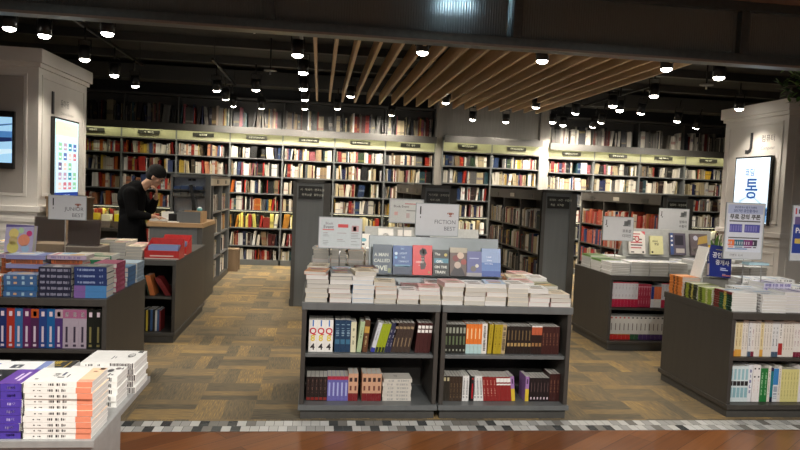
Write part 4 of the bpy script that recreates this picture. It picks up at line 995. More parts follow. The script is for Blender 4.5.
def jsign(l1, l2):
    def d(b, F, w, h):
        b.text('J',F,.024,h-.075,.062,INK,bold=2); b.quad(F,.034,h-.108,.046,h-.094,INK)
        t = C(112,116,118); b.quad(F,w-.105,h-.085,w-.06,h-.04,t); b.quad(F,w-.07,h-.080,w-.03,h-.025,t); b.quad(F,w-.115,h-.095,w-.03,h-.085,t)
        b.text(l1,F,w-.02,h*.36,.036,C(84,86,90),align='RIGHT',bold=1); b.text(l2,F,w-.02,h*.36-.052,.036,C(84,86,90),align='RIGHT',bold=1)
    return d
later_sign(3.035,3.37,6.70,1.125,1.375,'grey J sign for design manuals on a pole, nearer of the two J signs',jsign('포토샵','디자인'),zt=.926,px=-.015)
later_sign(4.05,4.43,7.42,1.215,1.475,'grey J sign for computer exam books, farther of the two J signs',jsign('컴퓨터','수험서'),zt=.0,px=0)
later_sign(.01,.325,4.885,1.125,1.35,'pale Book Event notice in a frame at the left of the centre table',event,zt=.943,px=.0)
later_sign(.715,1.06,6.62,1.235,1.475,'white Book Event notice behind, left of the fiction sign',event2,zt=.93,px=-.02)
later_sign(.765,1.105,5.12,1.225,1.475,'pale FICTION BEST sign with a small trophy over the centre rack',best('FICTION'),zt=.801,px=.0)

# potted plant behind the poster and foliage on the right pier
LEAF = mat('leaf_green', (.13,.27,.06), .5, var=.4, scale=12); LEAF2 = mat('leaf_dark_green', (.05,.11,.035), .5, var=.4, scale=12)
def leaf(b, p, d, L_, w, m, droop=.3):
    d = Vector(d).normalized(); s = d.cross(Vector((0,0,1)))
    if s.length < .05: s = Vector((1,0,0))
    s.normalize(); pts = []
    for k in range(6):
        t = k/5; c = Vector(p)+d*L_*t+Vector((0,0,-droop*L_*t*t)); ww = w*math.sin(PI*(.12+.88*t))*.5
        pts.append((b.bm.verts.new(c-s*ww), b.bm.verts.new(c+Vector((0,0,-ww*.3))), b.bm.verts.new(c+s*ww)))
    i = b.mi(m)
    for a, c in zip(pts[:-1], pts[1:]):
        for q in (0,1):
            f = b.bm.faces.new((a[q],a[q+1],c[q+1],c[q])); f.material_index = i; f.smooth = True
r = thing('potted_plant','leafy green potted plant standing left of the exam poster','plant',(4.98,7.75,0))
b = MB(); b.cyl((0,0,0),(0,0,.72),.13,.20,C(190,186,170),24); b.cyl((0,0,.72),(0,0,.74),.21,.21,C(200,196,180),24); b.build('planter', r)
b = MB(); R = random.Random(3)
for k in range(46):
    a = R.uniform(0,2*PI); e = R.uniform(.35,1.5); z0 = .72+R.uniform(0,.25)
    leaf(b,(.06*math.cos(a),.06*math.sin(a),z0),(math.cos(a)*math.cos(e),math.sin(a)*math.cos(e),math.sin(e)),R.uniform(.28,.46),.045,LEAF if k % 3 else LEAF2,.35)
b.build('leaves', r)
b = MB()
for k in range(5): b.cyl((0,0,.72),(.05*math.cos(k),.05*math.sin(k),1.0),.008,.005,LEAF2,6)
b.build('stem', r)
r = thing('trailing_plant','dark leafy plant on top of the right white pier','plant',(6.16,8.02,3.002))
MB().box(.02,.7,.09,.33,.0,.14,C(60,55,48),.01).build('planter_trough', r)
b = MB(); R = random.Random(5)
for k in range(260):
    p = (R.uniform(-.16,.7),R.uniform(-.14,.2),R.uniform(.0,.45))
    if p[1] < -.02 and R.random() < .45: p = (p[0],R.uniform(-.14,-.06),R.uniform(-.10,.2))
    a = R.uniform(0,2*PI); e = R.uniform(-.6,1.2)
    leaf(b,p,(math.cos(a)*math.cos(e),math.sin(a)*math.cos(e),math.sin(e)),R.uniform(.06,.13),.045,LEAF if k % 2 else LEAF2)
b.build('foliage', r)

# ------------------------------------------------------------------ screens and lettering on the piers
def screen(label, M, w, h, draw, bez=.022, top=0):
    """M maps local x (right), y (up), z (out of the wall)"""
    r = thing('display_screen', label, 'screen', M.translation, M.to_euler(), 'screens on the white piers')
    b = MB(); b.box(-w/2,w/2,-h/2,h/2,.0005,.045,mat('black_bezel',(.008,.008,.009),.2,coat=.3),.003); b.build('bezel', r)
    b = MB(); b.mi(emis('screen_white',(.80,.90,1.0),1.15)); F = Matrix.Translation((-w/2+bez,-h/2+bez+top,.0455)); draw(b, F, w-2*bez, h-2*bez-2*top); b.build('screen_image', r)
    return r
def E_(r_, g_, b_, s=1.0):
    c = [((v/255.+.055)/1.055)**2.4 for v in (r_, g_, b_)]; return emis('screen_%d_%d_%d' % (r_,g_,b_), c, s)
def scr_I(b, F, w, h):
    b.quad(F,0,0,w,h,E_(205,232,240,1.1),off=0); b.quad(F,.03,h*.80,w-.03,h*.98,E_(240,246,190,1.1)); R = random.Random(9)
    b.text('베스트셀러',F,w/2,h*.89,.05,E_(120,150,170),align='CENTER'); b.quad(F,0,0,w,h*.085,E_(30,60,140)); b.text('JUNIOR BEST',F,w/2,h*.03,.035,E_(235,240,250),align='CENTER')
    cs_ = [(200,120,130),(90,110,170),(140,190,150),(220,220,225),(110,90,130),(180,150,170),(60,140,160),(230,190,180)]
    for c in range(4):
        for k in range(5):
            b.quad(F,w*(.14+.21*c),h*(.12+.125*k),w*(.14+.21*c)+w*.14,h*(.12+.125*k)+h*.095,E_(*R.choice(cs_)),off=.001)
            b.quad(F,w*(.16+.21*c),h*(.15+.125*k),w*(.16+.21*c)+w*.09,h*(.15+.125*k)+h*.02,E_(235,240,245),off=.0015)
    b.quad(F,w*.02,0,w*.035,h*.96,E_(40,60,90),off=.001)
Mr = lambda x, y, z: frame((x,y,z),(0,-1,0),(0,0,1))     # on the right pier, facing -X
Ml = lambda x, y, z: frame((x,y,z),(0,1,0),(0,0,1))      # on the left pier, facing +X
screen('portrait screen of small book covers on the left pier', Ml(-3.25,8.86,1.755),.82,1.03,scr_I)
def scr_J(b, F, w, h):
    b.quad(F,0,0,w,h,E_(226,240,252,1.15),off=0); b.text('코딩',F,w*.44,h*.73,.12,E_(60,110,160),align='CENTER',bold=1,off=.0012)
    b.text('통',F,w*.52,h*.40,.32,E_(24,80,150),align='CENTER',bold=1,off=.0012)
    b.poly(F,[(w*.62,h*.02),(w,h*.02),(w,h*.25),(w*.86,h*.22),(w*.7,h*.12)],E_(120,170,210)); b.poly(F,[(w*.78,h*.14),(w,h*.12),(w,h*.22),(w*.84,h*.24)],E_(40,80,130),off=.001)
    b.poly(F,[(w*.15,h*.33),(w*.5,h*.44),(w*.5,h*.43),(w*.2,h*.30)],E_(180,205,225)); b.poly(F,[(w*.5,h*.44),(w*.85,h*.30),(w*.82,h*.28),(w*.5,h*.42)],E_(180,205,225))
screen('portrait screen with one large blue Korean syllable on the right pier', Mr(6.2,8.77,1.765),.79,.97,scr_J)
def scr_L(b, F, w, h):
    b.quad(F,0,0,w,h,E_(160,205,235,1.0),off=0)
    def band(v0, v1, c, amp, th, o):
        top_, bot = [], []
        for k in range(21):
            u = w*k/20; v = h*(v0+(v1-v0)*k/20)+amp*h*math.sin(k/20*4+o); top_.append((u,v+th*h*(.4+.6*math.sin(PI*k/20)))); bot.append((u,v-th*h*.5))
        b.poly(F,bot+top_[::-1],c,off=.001+o*.0003)
    band(.25,.65,E_(70,120,175),.03,.16,0); band(.35,.55,E_(24,40,84),.03,.09,1); band(.62,.86,E_(70,110,150),.02,.035,2); band(.05,.25,E_(205,232,245),.02,.10,3)
screen('landscape screen with a blue wave at the left picture edge', frame((-4.02,8.09,1.94),(1,0,0),(0,0,1)),1.06,.66,scr_L,.02,.05)
DK = C(46,46,50); MD = C(120,118,116)
def lettering(name, label, F, draw):
    r = MB(); draw(r, F); o = r.build(name); tag(o, label, 'lettering', 'lettering on the white piers')
b_ = MB
lettering('wall_lettering','black letter I on the left pier above its screen',Ml(-3.249,8.47,2.30),lambda b, F: b.box(0,.055,0,.27,0,.012,DK,M=F))
lettering('wall_lettering','small grey Korean caption beside the black letter I',Ml(-3.249,8.75,2.42),lambda b, F: b.text('유아동',F,0,.0,.105,MD,bold=1))
lettering('wall_lettering','tiny grey English caption under the Korean word on the left pier',Ml(-3.249,8.75,2.42),lambda b, F: b.text('Children & Education',F,0,-.10,.05,MD))
lettering('wall_lettering','black letter J on the right pier above its screen',Mr(6.199,9.02,2.30),lambda b, F: b.poly(F,[(.10,.30),(.16,.30),(.16,.08),(.13,.02),(.07,-.01),(.0,.0),(.0,.055),(.06,.05),(.09,.065),(.10,.10)],DK,off=.004))
lettering('wall_lettering','small grey Korean caption beside the black letter J',Mr(6.199,8.68,2.46),lambda b, F: b.text('컴퓨터',F,0,.0,.105,MD,bold=1))
lettering('wall_lettering','small grey word Computer on the right pier',Mr(6.199,8.68,2.46),lambda b, F: b.text('Computer',F,0,-.12,.07,MD))
lettering('wall_lettering','small grey caption over the landscape screen at the left edge',frame((-3.86,8.088,2.33),(1,0,0),(0,0,1)),lambda b, F: b.text('tion',F,0,0,.08,MD))

# ------------------------------------------------------------------ left tables
G = 'stacked children comics on the left table'
def hb(desc, cover, spine, pages=PAGES, T=.036, sp=(), cv=(), L=.21, W=.16): return Proto(desc, L, W, T, cover, pages, spine=spine, sp=sp, cv=cv, hard=True)
Kb = hb('sky blue comic',C(96,130,170),C(62,96,140),sp=[('c',0,0)] and [('r',.1,.2,.2,.8,C(150,180,200)),('r',.3,.3,.4,.7,C(190,150,120)),('r',.55,.2,.63,.8,C(150,180,200)),('r',.8,.3,.88,.7,C(200,200,190))],cv=[('r',.05,.1,.95,.9,C(130,150,185)),('c',.5,.5,.05,C(190,170,150))])
Kt = hb('teal blue comic',C(60,110,150),C(40,84,128),sp=[('r',.1,.2,.9,.8,C(48,100,150))])
Kk = hb('navy puzzle book',C(52,52,60),C(34,36,56),sp=marks(.06,.94,.25,.75,C(150,150,170),61,.9),cv=[('r',.05,.08,.95,.92,C(90,90,96)),('c',.3,.5,.03,C(200,200,205)),('c',.7,.6,.025,C(190,180,170)),('c',.5,.25,.02,C(210,210,215))],T=.040)
Kl = hb('blue quiz book',C(80,86,90),C(34,50,98),sp=marks(.1,.9,.3,.7,C(150,165,200),62,.6),cv=[('r',.05,.08,.95,.92,C(104,108,104)),('c',.4,.5,.04,C(150,160,140)),('c',.7,.3,.03,C(180,180,185))],T=.042)
Kc = hb('light blue hardback',C(110,150,190),C(70,124,176),sp=[('r',.0,0,.35,1,C(120,90,150))],T=.042)
Km = hb('magenta comic',C(170,70,110),C(140,50,84),sp=marks(.1,.9,.2,.8,C(190,110,140),63,.6),T=.034)
Kr = hb('orange red comic',C(200,120,80),C(170,90,50),sp=marks(.1,.9,.1,.9,C(90,60,50),64,.9),T=.032,cv=[('r',.1,.1,.9,.9,C(235,215,190))])
Kg = hb('green edged large comic',C(200,200,190),C(30,120,80),sp=[('r',0,0,1,.25,C(225,225,220))],T=.040,cv=[('r',.05,.05,.95,.95,C(176,168,150)),('c',.4,.5,.06,C(120,150,120))],L=.30,W=.22)
Kw = hb('white glossy comic',C(226,222,214),C(170,150,170),sp=marks(.1,.9,.2,.8,C(120,110,150),65,.7),T=.03,cv=[('c',.3,.3,.05,C(230,190,110)),('c',.7,.6,.05,C(150,190,220)),('r',.1,.8,.9,.9,C(200,110,130))],L=.26,W=.19)
Kp = hb('pale blue glossy comic',C(176,196,226),C(130,130,170),T=.03,cv=[('r',.0,.0,1,.25,C(90,110,190)),('c',.5,.6,.05,C(230,225,210))],L=.26,W=.19)
stack(Kb,-1.962,4.715,.755,4,0,'front left-table pile beside the navy pile',G,jit=.003,seq=[Kb,Kt,Kb],ja=1)
stack(Kk,-1.742,4.715,.755,5,0,'front middle left-table pile',G,jit=.003,ja=.7)
stack(Kl,-1.515,4.715,.755,5,0,'front right left-table pile',G,jit=.003,seq=[Kc,Kc,Kl,Kl,Kl],ja=.7)
stack(Kr,-2.19,4.715,.755,4,0,'front left-table pile at the picture edge',G,jit=.003,ja=1.2)
stack(Km,-1.50,4.985,.755,6,90,'magenta left-table pile',G,jit=.006,ja=2)
stack(Kt,-1.49,5.24,.755,4,90,'right edge left-table pile, third back',G,jit=.003)
Kx = hb('pale grey-blue comic',C(170,190,205),C(130,150,170),sp=marks(.1,.9,.2,.8,C(90,110,130),66,.7),T=.03)
stack(Kx,-1.485,5.47,.755,5,90,'far right left-table pile',G,jit=.004,ja=2)
stack(Kw,-1.75,4.95,.755,8,0,'second-row left-table pile',G,jit=.006,seq=[Kr,Kw,Km],top=Kw)
stack(Kp,-2.02,4.95,.755,8,0,'second-row left-table pile further left',G,jit=.006,seq=[Kr,Kp],top=Kp)
stack(Kr,-2.20,5.20,.755,7,0,'second-row left-table pile at the picture edge',G,jit=.006,top=Kw)
stack(Kg,-1.74,5.20,.755,6,0,'third-row left-table pile',G,jit=.006,seq=[Km,Kw,Kr],top=Kg)
stack(Kg,-1.74,5.455,.755,6,0,'fourth-row left-table pile',G,jit=.004,seq=[Kr,Kw,Kg],top=Kg)
stack(Kw,-2.0,5.46,.755,6,0,'fourth-row left-table pile further left',G,jit=.004,seq=[Kr,Kp,Kw])
stack(Kw,-2.5,4.8,.755,4,0,'left-table pile past the picture edge',G,jit=.004,seq=[Kr,Kp,Kw])
Kf = Proto('',.205,.215,.045,C(150,140,170),PAGES,spine=C(60,60,110),cv=[('r',0,0,1,1,C(170,165,195)),('c',.3,.68,0.038,C(214,196,120)),('c',.3,.42,0.034,C(190,170,120)),('c',.68,.45,0.045,C(216,140,110)),('c',.85,.7,0.022,C(190,60,120)),('c',.3,.18,0.045,C(200,190,110)),('c',.55,.8,0.022,C(170,200,160)),('c',.75,.15,0.030,C(150,180,210)),('p',[(0,.9),(1,.96),(1,1),(0,1)],C(90,80,140))],hard=True)
fo(Kf,-2.195,5.20,.985,'colourful children picture book standing face-out on the left table','face-out picture book',back=8,turn=-10)
tag(MB().box(-.13,.13,-.0,.10,0,.002,ACRYL).build('acrylic_rest', loc=(-2.195,5.22,.984)), 'clear rest under the colourful face-out picture book', 'stand')
# spines in the left table
g = 'tall comic volumes in the left table shelf'
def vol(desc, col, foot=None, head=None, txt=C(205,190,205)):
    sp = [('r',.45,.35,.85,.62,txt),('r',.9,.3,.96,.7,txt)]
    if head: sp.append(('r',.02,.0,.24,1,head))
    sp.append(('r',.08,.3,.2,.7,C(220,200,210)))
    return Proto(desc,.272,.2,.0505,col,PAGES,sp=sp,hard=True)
vs_ = [vol('navy comic volume',C(32,32,82)),vol('dark blue comic volume',C(29,45,98)),vol('red comic volume',C(160,47,36)),vol('sky blue comic volume',C(49,98,147)),vol('plum comic volume',C(90,32,82)),  # shade inside the shelf is put into these cover colours, all darkened
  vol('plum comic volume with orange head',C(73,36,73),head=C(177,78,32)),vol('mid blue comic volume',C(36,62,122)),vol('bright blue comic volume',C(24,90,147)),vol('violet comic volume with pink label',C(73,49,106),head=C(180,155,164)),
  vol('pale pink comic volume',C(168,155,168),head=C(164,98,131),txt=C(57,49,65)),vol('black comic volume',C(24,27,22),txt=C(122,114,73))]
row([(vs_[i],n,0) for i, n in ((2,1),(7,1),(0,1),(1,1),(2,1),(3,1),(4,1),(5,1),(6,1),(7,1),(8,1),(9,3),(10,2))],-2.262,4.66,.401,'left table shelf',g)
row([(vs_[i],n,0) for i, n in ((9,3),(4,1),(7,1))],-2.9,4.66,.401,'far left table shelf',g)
# second left table: glossy picture books and two brown stands
G = 'picture books on the table behind the left one'
cols = [Kw,Kp,Kr,Kw,Kg,Kp]
k = 0
for yy in (5.83,6.12,6.42,6.75,7.1):
    for xx in (-2.42,-2.74,-3.04):
        if (yy,xx) in ((6.42,-2.42),(6.75,-2.74),(6.75,-2.42)): continue
        stack(cols[k%6],xx,yy,.74,3+k%3,0 if k%2 else 90,'pile %s from front, far left table' % ORD[k],G,seq=[cols[(k+q)%6] for q in range(3)],jit=.008,ja=5); k += 1
BRP = mat('brown_plastic_card',(.20,.125,.095),.25,coat=.3)
def brown(x, y, z, w, h, label):
    r = thing('brochure_stand', label, 'stand', (x,y,z), (0,0,0), 'brown stands on the left tables')
    t = Matrix.Rotation(ROTZ(-8),4,'X')
    MB().box(-w/2,w/2,0,.012,0,h,BRP,.002,M=t).build('panel', r); MB().box(-w/2-.004,w/2+.004,-.006,.0,0,h+.006,glass('smoky_acrylic',(.75,.7,.66)),.001,M=t).build('clear_cover', r)
    MB().box(-w/2,w/2,-.05,.10,-.0,.006,ACRYL).build('base', r)
brown(-2.62,6.80,.92,.28,.235,'brown card stand, farther left of the two brown stands')
brown(-2.12,6.28,.94,.28,.235,'brown card stand right under the junior sign')
tag(MB().box(-.16,.16,-.12,.14,0,.179,C(120,100,80),.004).build('carton', loc=(-2.62,6.83,.7405)), 'brown carton under the farther brown stand', 'box')
tag(MB().box(-.16,.16,-.12,.14,0,.198,C(130,112,90),.004).build('carton', loc=(-2.42,6.45,.7405)), 'brown carton on the far left table beneath the junior sign pole', 'box')
tag(MB().box(-.17,.15,-.12,.14,0,.937,C(110,100,90),.004).build('plinth_block', loc=(-2.08,6.27,0)), 'plain block carrying the brown stand under the junior sign', 'block')
later_sign(-2.275,-1.975,5.90,1.20,1.40,'pale JUNIOR BEST sign with a trophy above the left picture books',best('JUNIOR'),zt=.90,px=-.02)
tag(MB().box(-.06,.06,-.05,.05,0,.898,C(150,140,125),.004).build('plinth_block', loc=(-2.145,5.91,0)), 'slim block under the JUNIOR BEST sign pole', 'block')

# narrow table with red boxes
REDP = mat('red_card_box',(.52,.030,.028),.35,coat=.2)
def redbox(x, y, w, d, label, n):
    r = thing('counter_display_box', label, 'display box', (x,y,.8005), (0,0,0), 'red display boxes on the narrow table')
    b = MB(); b.box(-w/2,w/2,0,.006,0,.085,REDP); b.box(-w/2,w/2,d-.006,d,0,.185,REDP); b.box(-w/2,w/2,0,d,0,.005,REDP)
    for s in (-1,1):
        F = frame((s*w/2,0,0),(0,1,0),(0,0,1)); b.poly(F,[(0,0),(d,0),(d,.185),(0,.085)],REDP)
    b.build('tray', r)
    q = MB(); q.quad(frame((-w/2,-.0005,0),(1,0,0),(0,0,1)),.05,.028,w-.05,.04,C(230,200,190)); q.quad(frame((-w/2,-.0005,0),(1,0,0),(0,0,1)),.0,.004,w,.012,C(230,215,205)); q.build('print', r)
    for k in range(n):
        o = MB().box(-w/2+.02,w/2-.02,0,.012,0,.13,C(*((90,110,160),(80,80,120),(120,140,150))[k%3]),M=Matrix.Rotation(ROTZ(-14),4,'X')).build('booklet', loc=(x,y+.03+.035*k,.806))
        tag(o, 'thin bluish booklet, %s from front in the %s red box' % (ORD[k], 'nearer' if y < 6.8 else 'farther'), 'booklet', 'booklets in the red boxes')
redbox(-1.485,6.53,.32,.27,'red open display box with blue booklets, nearest on the narrow table',4)
redbox(-1.475,6.95,.28,.28,'red open display box, farther of the two red boxes',3)
G = 'white and grey stacks on the narrow table'
NB = (PB[5],PB[9],PB[13],PB[3],PB[5],PB[9])
for k, (x, y, n) in enumerate(((-1.735,6.60,4),(-1.885,6.60,5),(-2.035,6.60,4),(-1.735,6.84,4),(-1.89,6.84,5),(-2.05,6.84,5))):
    stack(NB[k],x,y,.80,n,-90,'%s pile behind the comics, narrow table' % ORD[k],G,jit=.004)
col_ = [mk('orange slim workbook',.20,.014,C(190,110,60),W=.17),mk('dark green workbook',.19,.014,C(40,60,44),W=.17),mk('dark red workbook',.20,.014,C(110,34,34),W=.17),mk('yellow workbook',.20,.018,C(190,170,60),W=.17),mk('blue workbook',.21,.02,C(60,90,130),W=.17),mk('white workbook',.20,.018,C(200,200,195),W=.17),mk('black workbook',.21,.022,C(34,34,34),W=.17)]
g = 'workbooks in the narrow table'
row([(col_[1],1,-14),(col_[0],3,-14),(None,.03,0)],-1.62+.02,6.53,.446,'upper narrow-table shelf',g)
row([(col_[2],3,-32)],-1.44,6.53,.446,'upper narrow-table shelf right end',g)
row([(col_[5],1,0),(col_[6],1,0),(col_[3],1,0),(col_[6],1,0),(col_[4],1,0),(col_[6],1,0),(col_[5],1,0),(col_[4],1,0),(col_[2],1,0)],-1.66,6.53,.101,'lower narrow-table shelf',g)

# tan cabinet before the left pier
r = thing('wooden_cabinet','tan wooden cabinet against the left pier behind the junior sign','cabinet',(-2.97,8.14,0))
TAN = mat('tan_wood',(.22,.15,.09),.5,var=.15,scale=20,stretch=(1,1,.15))
MB().box(-.20,.22,0,.34,0,1.28,TAN,.004).build('body', r); MB().box(-.21,.23,-.01,.36,1.28,1.31,TAN,.004).build('top_board', r); MB().box(-.19,.005,-.012,0,.1,1.26,TAN,.003).build('door', r); MB().box(.015,.21,-.012,0,.1,1.26,TAN,.003).build('door', r)

# yellow parcels and low table near the back left
r = table('display_table','dark low table by the back wall holding yellow items',-3.95,-3.05,11.2,11.9,.72,[.4],GREY2,GREY2)
R = random.Random(12)
for k in range(9):
    w_ = R.uniform(.11,.16); x = -3.86+.095*k*1.0; 
    if k < 5: x, zz, hh = -3.84+.18*k, .7205, R.uniform(.08,.12)
    else: continue
    o = MB().box(-w_/2,w_/2,-.10,.10,0,hh,C(*R.choice(((150,130,110),(90,80,70),(120,110,100)))),.003).build('paper_pack', loc=(x,11.4,zz)); tag(o,'low brown pack, %s from left on the back left table' % ORD[k],'pack','packs on the back left table')
    o = MB().box(-w_/2+.01,w_/2-.01,-.08,.08,0,R.uniform(.09,.16),C(*((236,228,150),(228,206,60),(240,236,200),(232,214,40),(222,190,80))[k]),.004).build('yellow_box', loc=(x,11.4,zz+hh+.0005)); tag(o,'yellow box, %s from left, in front of the back left bookcase' % ORD[k],'box','yellow boxes at the back left')

# ------------------------------------------------------------------ till counter
r = thing('till_counter','grey till counter with an oak top beside the standing person','counter',(-1.77,8.45,0))
MB().box(-.31,.31,.02,.94,.08,.975,GREY).build('body', r); MB().box(.27,.335,0,.96,0,.975,DARKG,.003).build('corner_post', r); MB().box(-.30,.30,.05,.92,0,.08,DARKG).build('plinth', r)
MB().box(.31,.33,.02,.94,.06,.97,GREY).build('side_panel', r)
MB().box(-.335,.345,-.015,.965,.975,1.03,OAK,.004).build('counter_top', r)
r = thing('counter_box','oak and grey open box on the till counter by the monitor','box',(-1.60,8.50,1.0305))
b = MB(); b.box(-.16,-.145,0,.4,0,.14,GREY); b.box(.125,.14,0,.4,0,.14,OAK); b.box(-.145,.125,0,.015,0,.14,GREY); b.box(-.145,.125,.385,.4,0,.14,OAK); b.box(-.145,.125,.015,.385,0,.01,GREY); b.build('box_body', r)
r = thing('monitor','black computer monitor on the counter seen from its side','monitor',(-1.68,9.17,1.0305))
Mm = Matrix.Translation((0,0,.30)) @ Matrix.Rotation(ROTZ(97),4,'Z') @ Matrix.Rotation(ROTZ(-10),4,'X')
MB().box(-.25,.25,-.02,.02,-.17,.18,BLKM,.005,M=Mm).build('screen_housing', r); MB().box(-.235,.235,-.024,-.0205,-.155,.165,mat('dark_screen',(.01,.01,.012),.1),M=Mm).build('screen', r)
MB().box(-.02,.02,-.02,.03,0,.26,BLKM).build('stand', r); MB().cyl((0,0,0),(0,0,.012),.09,.09,BLKM,24).build('base', r)
o = MB().box(-.06,.06,-.05,.05,0,.10,BLKM,.005).build('pen_box', loc=(-1.83,8.68,1.0305)); tag(o,'small dark box on the counter between book and oak box','box')
r = thing('open_book','white open book lying before the person on the counter','open book',(-2.0,8.72,1.0305))
b = MB()
F = Matrix.Rotation(ROTZ(12),4,'Z')
for s in (-1,1):
    pts = [(0,.012),(s*.03,.03),(s*.08,.032),(s*.14,.018)]
    lo_ = [(s*.14,.004),(0,.004)]
    p3 = pts+lo_
    vs = [[b.bm.verts.new(F @ Vector((x,y,z))) for x, z in p3] for y in (-.10,.10)]
    i = b.mi(PAGESW)
    for k in range(len(p3)):
        q = (k+1)%len(p3); b.bm.faces.new((vs[0][k],vs[0][q],vs[1][q],vs[1][k])).material_index = i
    b.bm.faces.new(vs[0]); b.bm.faces.new(vs[1][::-1])
b.poly(Matrix.Identity(4),[(0,0),(.01,0),(.01,.001)],PAGESW)
b.build('pages', r)
b = MB(); sh = Matrix.Translation((.02,.03,.03)) @ Matrix.Rotation(ROTZ(18),4,'Z') @ Matrix.Rotation(ROTZ(62),4,'X')
b.box(-.02,.13,0,.10,0,.0015,PAGESW,M=sh); b.build('lifted_page', r); MB().box(-.145,.145,-.105,.105,0,.004,C(60,60,62),M=F).build('cover', r)
o = MB().box(-.07,.07,-.05,.05,0,.012,WH,.002).build('paper_pad', loc=(-1.80,8.54,1.0305)); tag(o,'small white paper pad on the counter right of the open book','paper')
r = thing('toy_cup','small blue and white toy cup on the oak box','cup',(-1.535,8.80,1.171)); 
MB().cyl((0,0,0),(0,0,.035),.028,.034,C(120,190,200),16).build('cup_body', r); MB().sph((0,0,.04),.028,C(230,235,235),(1,1,.5)).build('lid', r)
tag(MB().box(-.08,.08,-.04,.04,0,.14,GREY).build('cup_rest', loc=(-1.535,8.80,1.0415)) if False else MB().box(-.05,.05,-.05,.05,0,.1285,OAK).build('small_block', loc=(-1.535,8.80,1.0415)), 'small oak block inside the counter box under the cup', 'block')
o = MB().box(-.10,.10,-.14,.14,0,.42,mat('tan_wood',(.34,.24,.15)),.006).build('wooden_stool', loc=(-1.42,11.78,0)); 
bpy.data.objects.remove(o)
r = thing('step_stool','small tan step stool at the end of the aisle bookcase','stool',(-1.46,11.78,0))
MB().box(-.10,.10,-.14,.14,.36,.39,TAN,.004).build('seat', r)
for s in (-1,1): MB().box(-.10,.10,s*.13-.01,s*.13+.01,0,.36,TAN).build('leg', r)
MB().box(-.10,-.085,-.12,.12,.0,.36,TAN).build('side_board', r)

# ------------------------------------------------------------------ person
def remesh(b, vox, name, parent, smooth=3, m=None, dec=1.0):
    me = b.mesh('tmp'); o = bpy.data.objects.new('tmp', me); COL.objects.link(o)
    md = o.modifiers.new('r','REMESH'); md.mode = 'VOXEL'; md.voxel_size = vox
    ms = o.modifiers.new('s','SMOOTH'); ms.iterations = smooth; ms.factor = .5
    if dec < 1: md2 = o.modifiers.new('d','DECIMATE'); md2.ratio = dec
    bpy.context.view_layer.update(); dg = bpy.context.evaluated_depsgraph_get()
    out = bpy.data.meshes.new_from_object(o.evaluated_get(dg)); bpy.data.objects.remove(o)
    out.materials.clear(); out.materials.append(m)
    for p in out.polygons: p.use_smooth = True; p.material_index = 0
    out.name = name
    return link(name, out, parent)
SKIN = mat('skin', (.50,.30,.21), .5, var=.06, scale=8); COAT = mat('black_wool_coat', (.0045,.0045,.005), .9, var=.4, scale=90); HAIR = mat('black_hair', (.008,.007,.007), .6)
def limb(b, pts, rs, m):
    for (p, q), (r0, r1) in zip(zip(pts[:-1], pts[1:]), zip(rs[:-1], rs[1:])): b.cyl(p, q, r0, r1, m, 14)
    for p, r_ in zip(pts, rs): b.sph(p, r_*1.0, m, seg=14)
COAT.node_tree.nodes['Principled BSDF'].inputs['Specular IOR Level'].default_value = .1
pr = thing('person','person in black coat and black beanie reading a book at the counter','person',(-2.36,8.78,0))
b = MB(); S = SKIN
HM = Matrix.Translation((.27,0,1.60)) @ Matrix.Rotation(ROTZ(30),4,'Y')   # head frame: +X is the face, +Z the crown
b.sph((0,0,.02),.098,S,(1.02,.80,1.08),M=HM,seg=24); b.sph((.030,0,-.062),.066,S,(.95,.86,.95),M=HM,seg=20); b.sph((.062,0,-.098),.026,S,(1,1.1,.8),M=HM)
b.sph((.101,0,-.022),.016,S,(1.0,.8,1.5),M=HM); b.sph((.112,0,-.036),.012,S,(1,1.1,.8),M=HM); b.sph((.088,0,-.068),.014,S,(.8,1.7,.55),M=HM)
b.sph((.090,0,.018),.03,S,(.5,1.7,.45),M=HM)
for s in (-1,1): b.sph((-.005,s*.080,-.025),.026,S,(.7,.35,1.15),M=HM); b.sph((.06,s*.045,-.035),.030,S,(.9,.8,.8),M=HM)
limb(b,[(.20,0,1.53),(.10,0,1.44),(.04,0,1.38)],[.058,.060,.085],S)
limb(b,[(.02,0,1.38),(-.02,0,1.20),(0,0,1.0),(0,0,.92)],[.11,.115,.115,.115],S)
for s in (-1,1):
    limb(b,[(.0,s*.085,.88),(.02,s*.10,.50),(-.02,s*.10,.09)],[.08,.058,.042],S); limb(b,[(-.03,s*.10,.05),(.12,s*.11,.035)],[.04,.035],S)
    limb(b,[(.02,s*.10,1.38),(.0,s*.17,1.36)],[.07,.06],S)
limb(b,[(.0,-.18,1.36),(.06,-.22,1.10),(.235,-.16,1.085),(.295,-.13,1.09)],[.055,.042,.028,.026],S)
limb(b,[(.0,.18,1.36),(.17,.20,1.16),(.25,.10,1.30),(.265,.06,1.345)],[.055,.042,.028,.026],S)
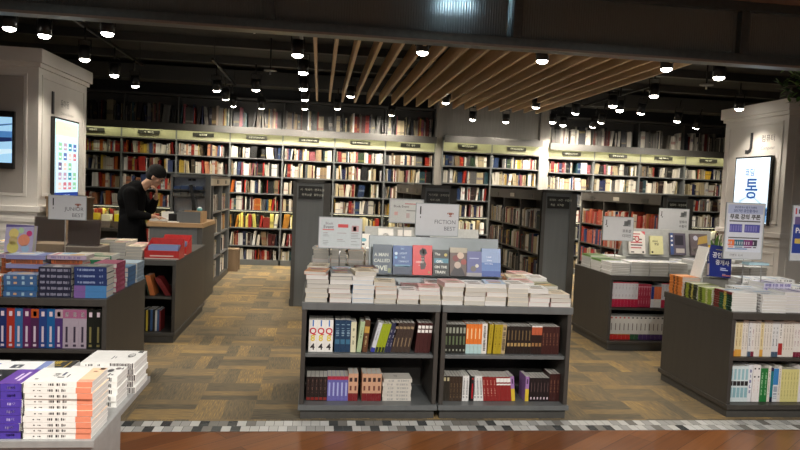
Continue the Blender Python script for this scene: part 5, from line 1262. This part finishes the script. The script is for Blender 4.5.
def hand(b, o, d, n, s, curl):
    """o wrist, d towards the fingers, n palm normal, s side of the thumb"""
    d, n = Vector(d).normalized(), Vector(n).normalized(); sd = d.cross(n).normalized()*s; o = Vector(o)
    for k in range(4):
        c = o+d*.045+sd*(.026-.0175*k); b.sph(c, .015, S, (1,1,1)); limb(b,[o+sd*(.012-.008*k),c+d*.035],[.016,.012],S)
        L_ = (.040,.045,.042,.033)[k]; p0 = c+d*.038; p1 = p0+(d*math.cos(curl*.5)+n*math.sin(curl*.5))*L_; p2 = p1+(d*math.cos(curl*1.3)+n*math.sin(curl*1.3))*L_*.7; p3 = p2+(d*math.cos(curl*2)+n*math.sin(curl*2))*L_*.5
        limb(b,[p0,p1,p2,p3],[.0092,.0088,.008,.007],S)
    t0 = o+d*.02+sd*.02; t1 = t0+(d*.5+sd*.8+n*.3).normalized()*.04; t2 = t1+(d*.8+sd*.4+n*.4).normalized()*.03
    limb(b,[t0,t1,t2],[.014,.011,.0085],S)
hand(b,(.300,-.13,1.088),(1,.25,-.15),(0,0,-1),-1,.35)
hand(b,(.268,.055,1.35),(.12,-.45,.75),(-.8,-.3,.1),1,.9)
remesh(b,.0055,'body',pr,2,SKIN)
# coat
b = MB(); K_ = COAT
limb(b,[(.035,0,1.42),(.0,0,1.28),(-.02,0,1.10),(-.01,0,.92),(-.01,0,.72)],[.12,.15,.155,.17,.19],K_); limb(b,[(-.01,-.06,1.0),(-.01,-.07,.72)],[.15,.165],K_); limb(b,[(-.01,.06,1.0),(-.01,.07,.72)],[.15,.165],K_)
b.sph((.0,-.1,1.36),.11,K_,(1,1,.9)); b.sph((.0,.1,1.36),.11,K_,(1,1,.9)); b.sph((-.06,0,1.30),.15,K_,(.9,1.2,1.3))
limb(b,[(.0,-.17,1.37),(.045,-.225,1.11),(.225,-.165,1.09)],[.085,.07,.048],K_); limb(b,[(.0,.17,1.37),(.165,.205,1.165),(.240,.115,1.285)],[.085,.07,.048],K_)
limb(b,[(.06,-.05,1.46),(-.02,0,1.47),(.06,.05,1.46)],[.045,.05,.045],K_)
remesh(b,.012,'coat',pr,4,COAT)
b = MB()
for s in (-1,1): limb(b,[(.0,s*.095,.86),(.02,s*.10,.50),(-.02,s*.10,.10)],[.115,.08,.062],K_)
remesh(b,.012,'trousers',pr,3,mat('black_trousers',(.014,.014,.016),.85,var=.3,scale=60))
for s in (-1,1):
    b = MB(); b.sph((.04,s*.10,.045),.05,BLACK,(2.5,.95,.9)); b.box(-.08,.17,s*.10-.045,s*.10+.045,0,.02,BLACK,.006); b.build('shoe', pr)
b = MB(); b.sph((-.012,0,.055),.112,HAIR,(1.06,.88,.90),M=HM,seg=24); b.sph((-.045,0,-.0),.095,HAIR,(.85,.92,1.0),M=HM,seg=20)
remesh(b,.008,'beanie',pr,2,mat('black_knit',(.009,.009,.010),.95,var=.4,scale=160,bump=.6))
b = MB()
for s in (-1,1):
    pts = [HM @ Vector((.102, s*.034+.026*math.cos(a*PI/6), -.006+.019*math.sin(a*PI/6))) for a in range(13)]
    b.tube(pts,.0022,BLKM,6); b.tube([HM @ Vector((.102,s*.06,0)), HM @ Vector((.0,s*.083,0))],.002,BLKM,6)
b.tube([HM @ Vector((.102,-.009,0)), HM @ Vector((.102,.009,0))],.002,BLKM,6); b.build('glasses', pr)
b = MB()
for s in (-1,1): b.sph((.083,s*.034,-.006),.012,C(235,232,228),(.6,1,.7),M=HM); b.sph((.0895,s*.034,-.007),.006,HAIR,(.6,1,1),M=HM)
b.build('eyes', pr)

build_shelved()
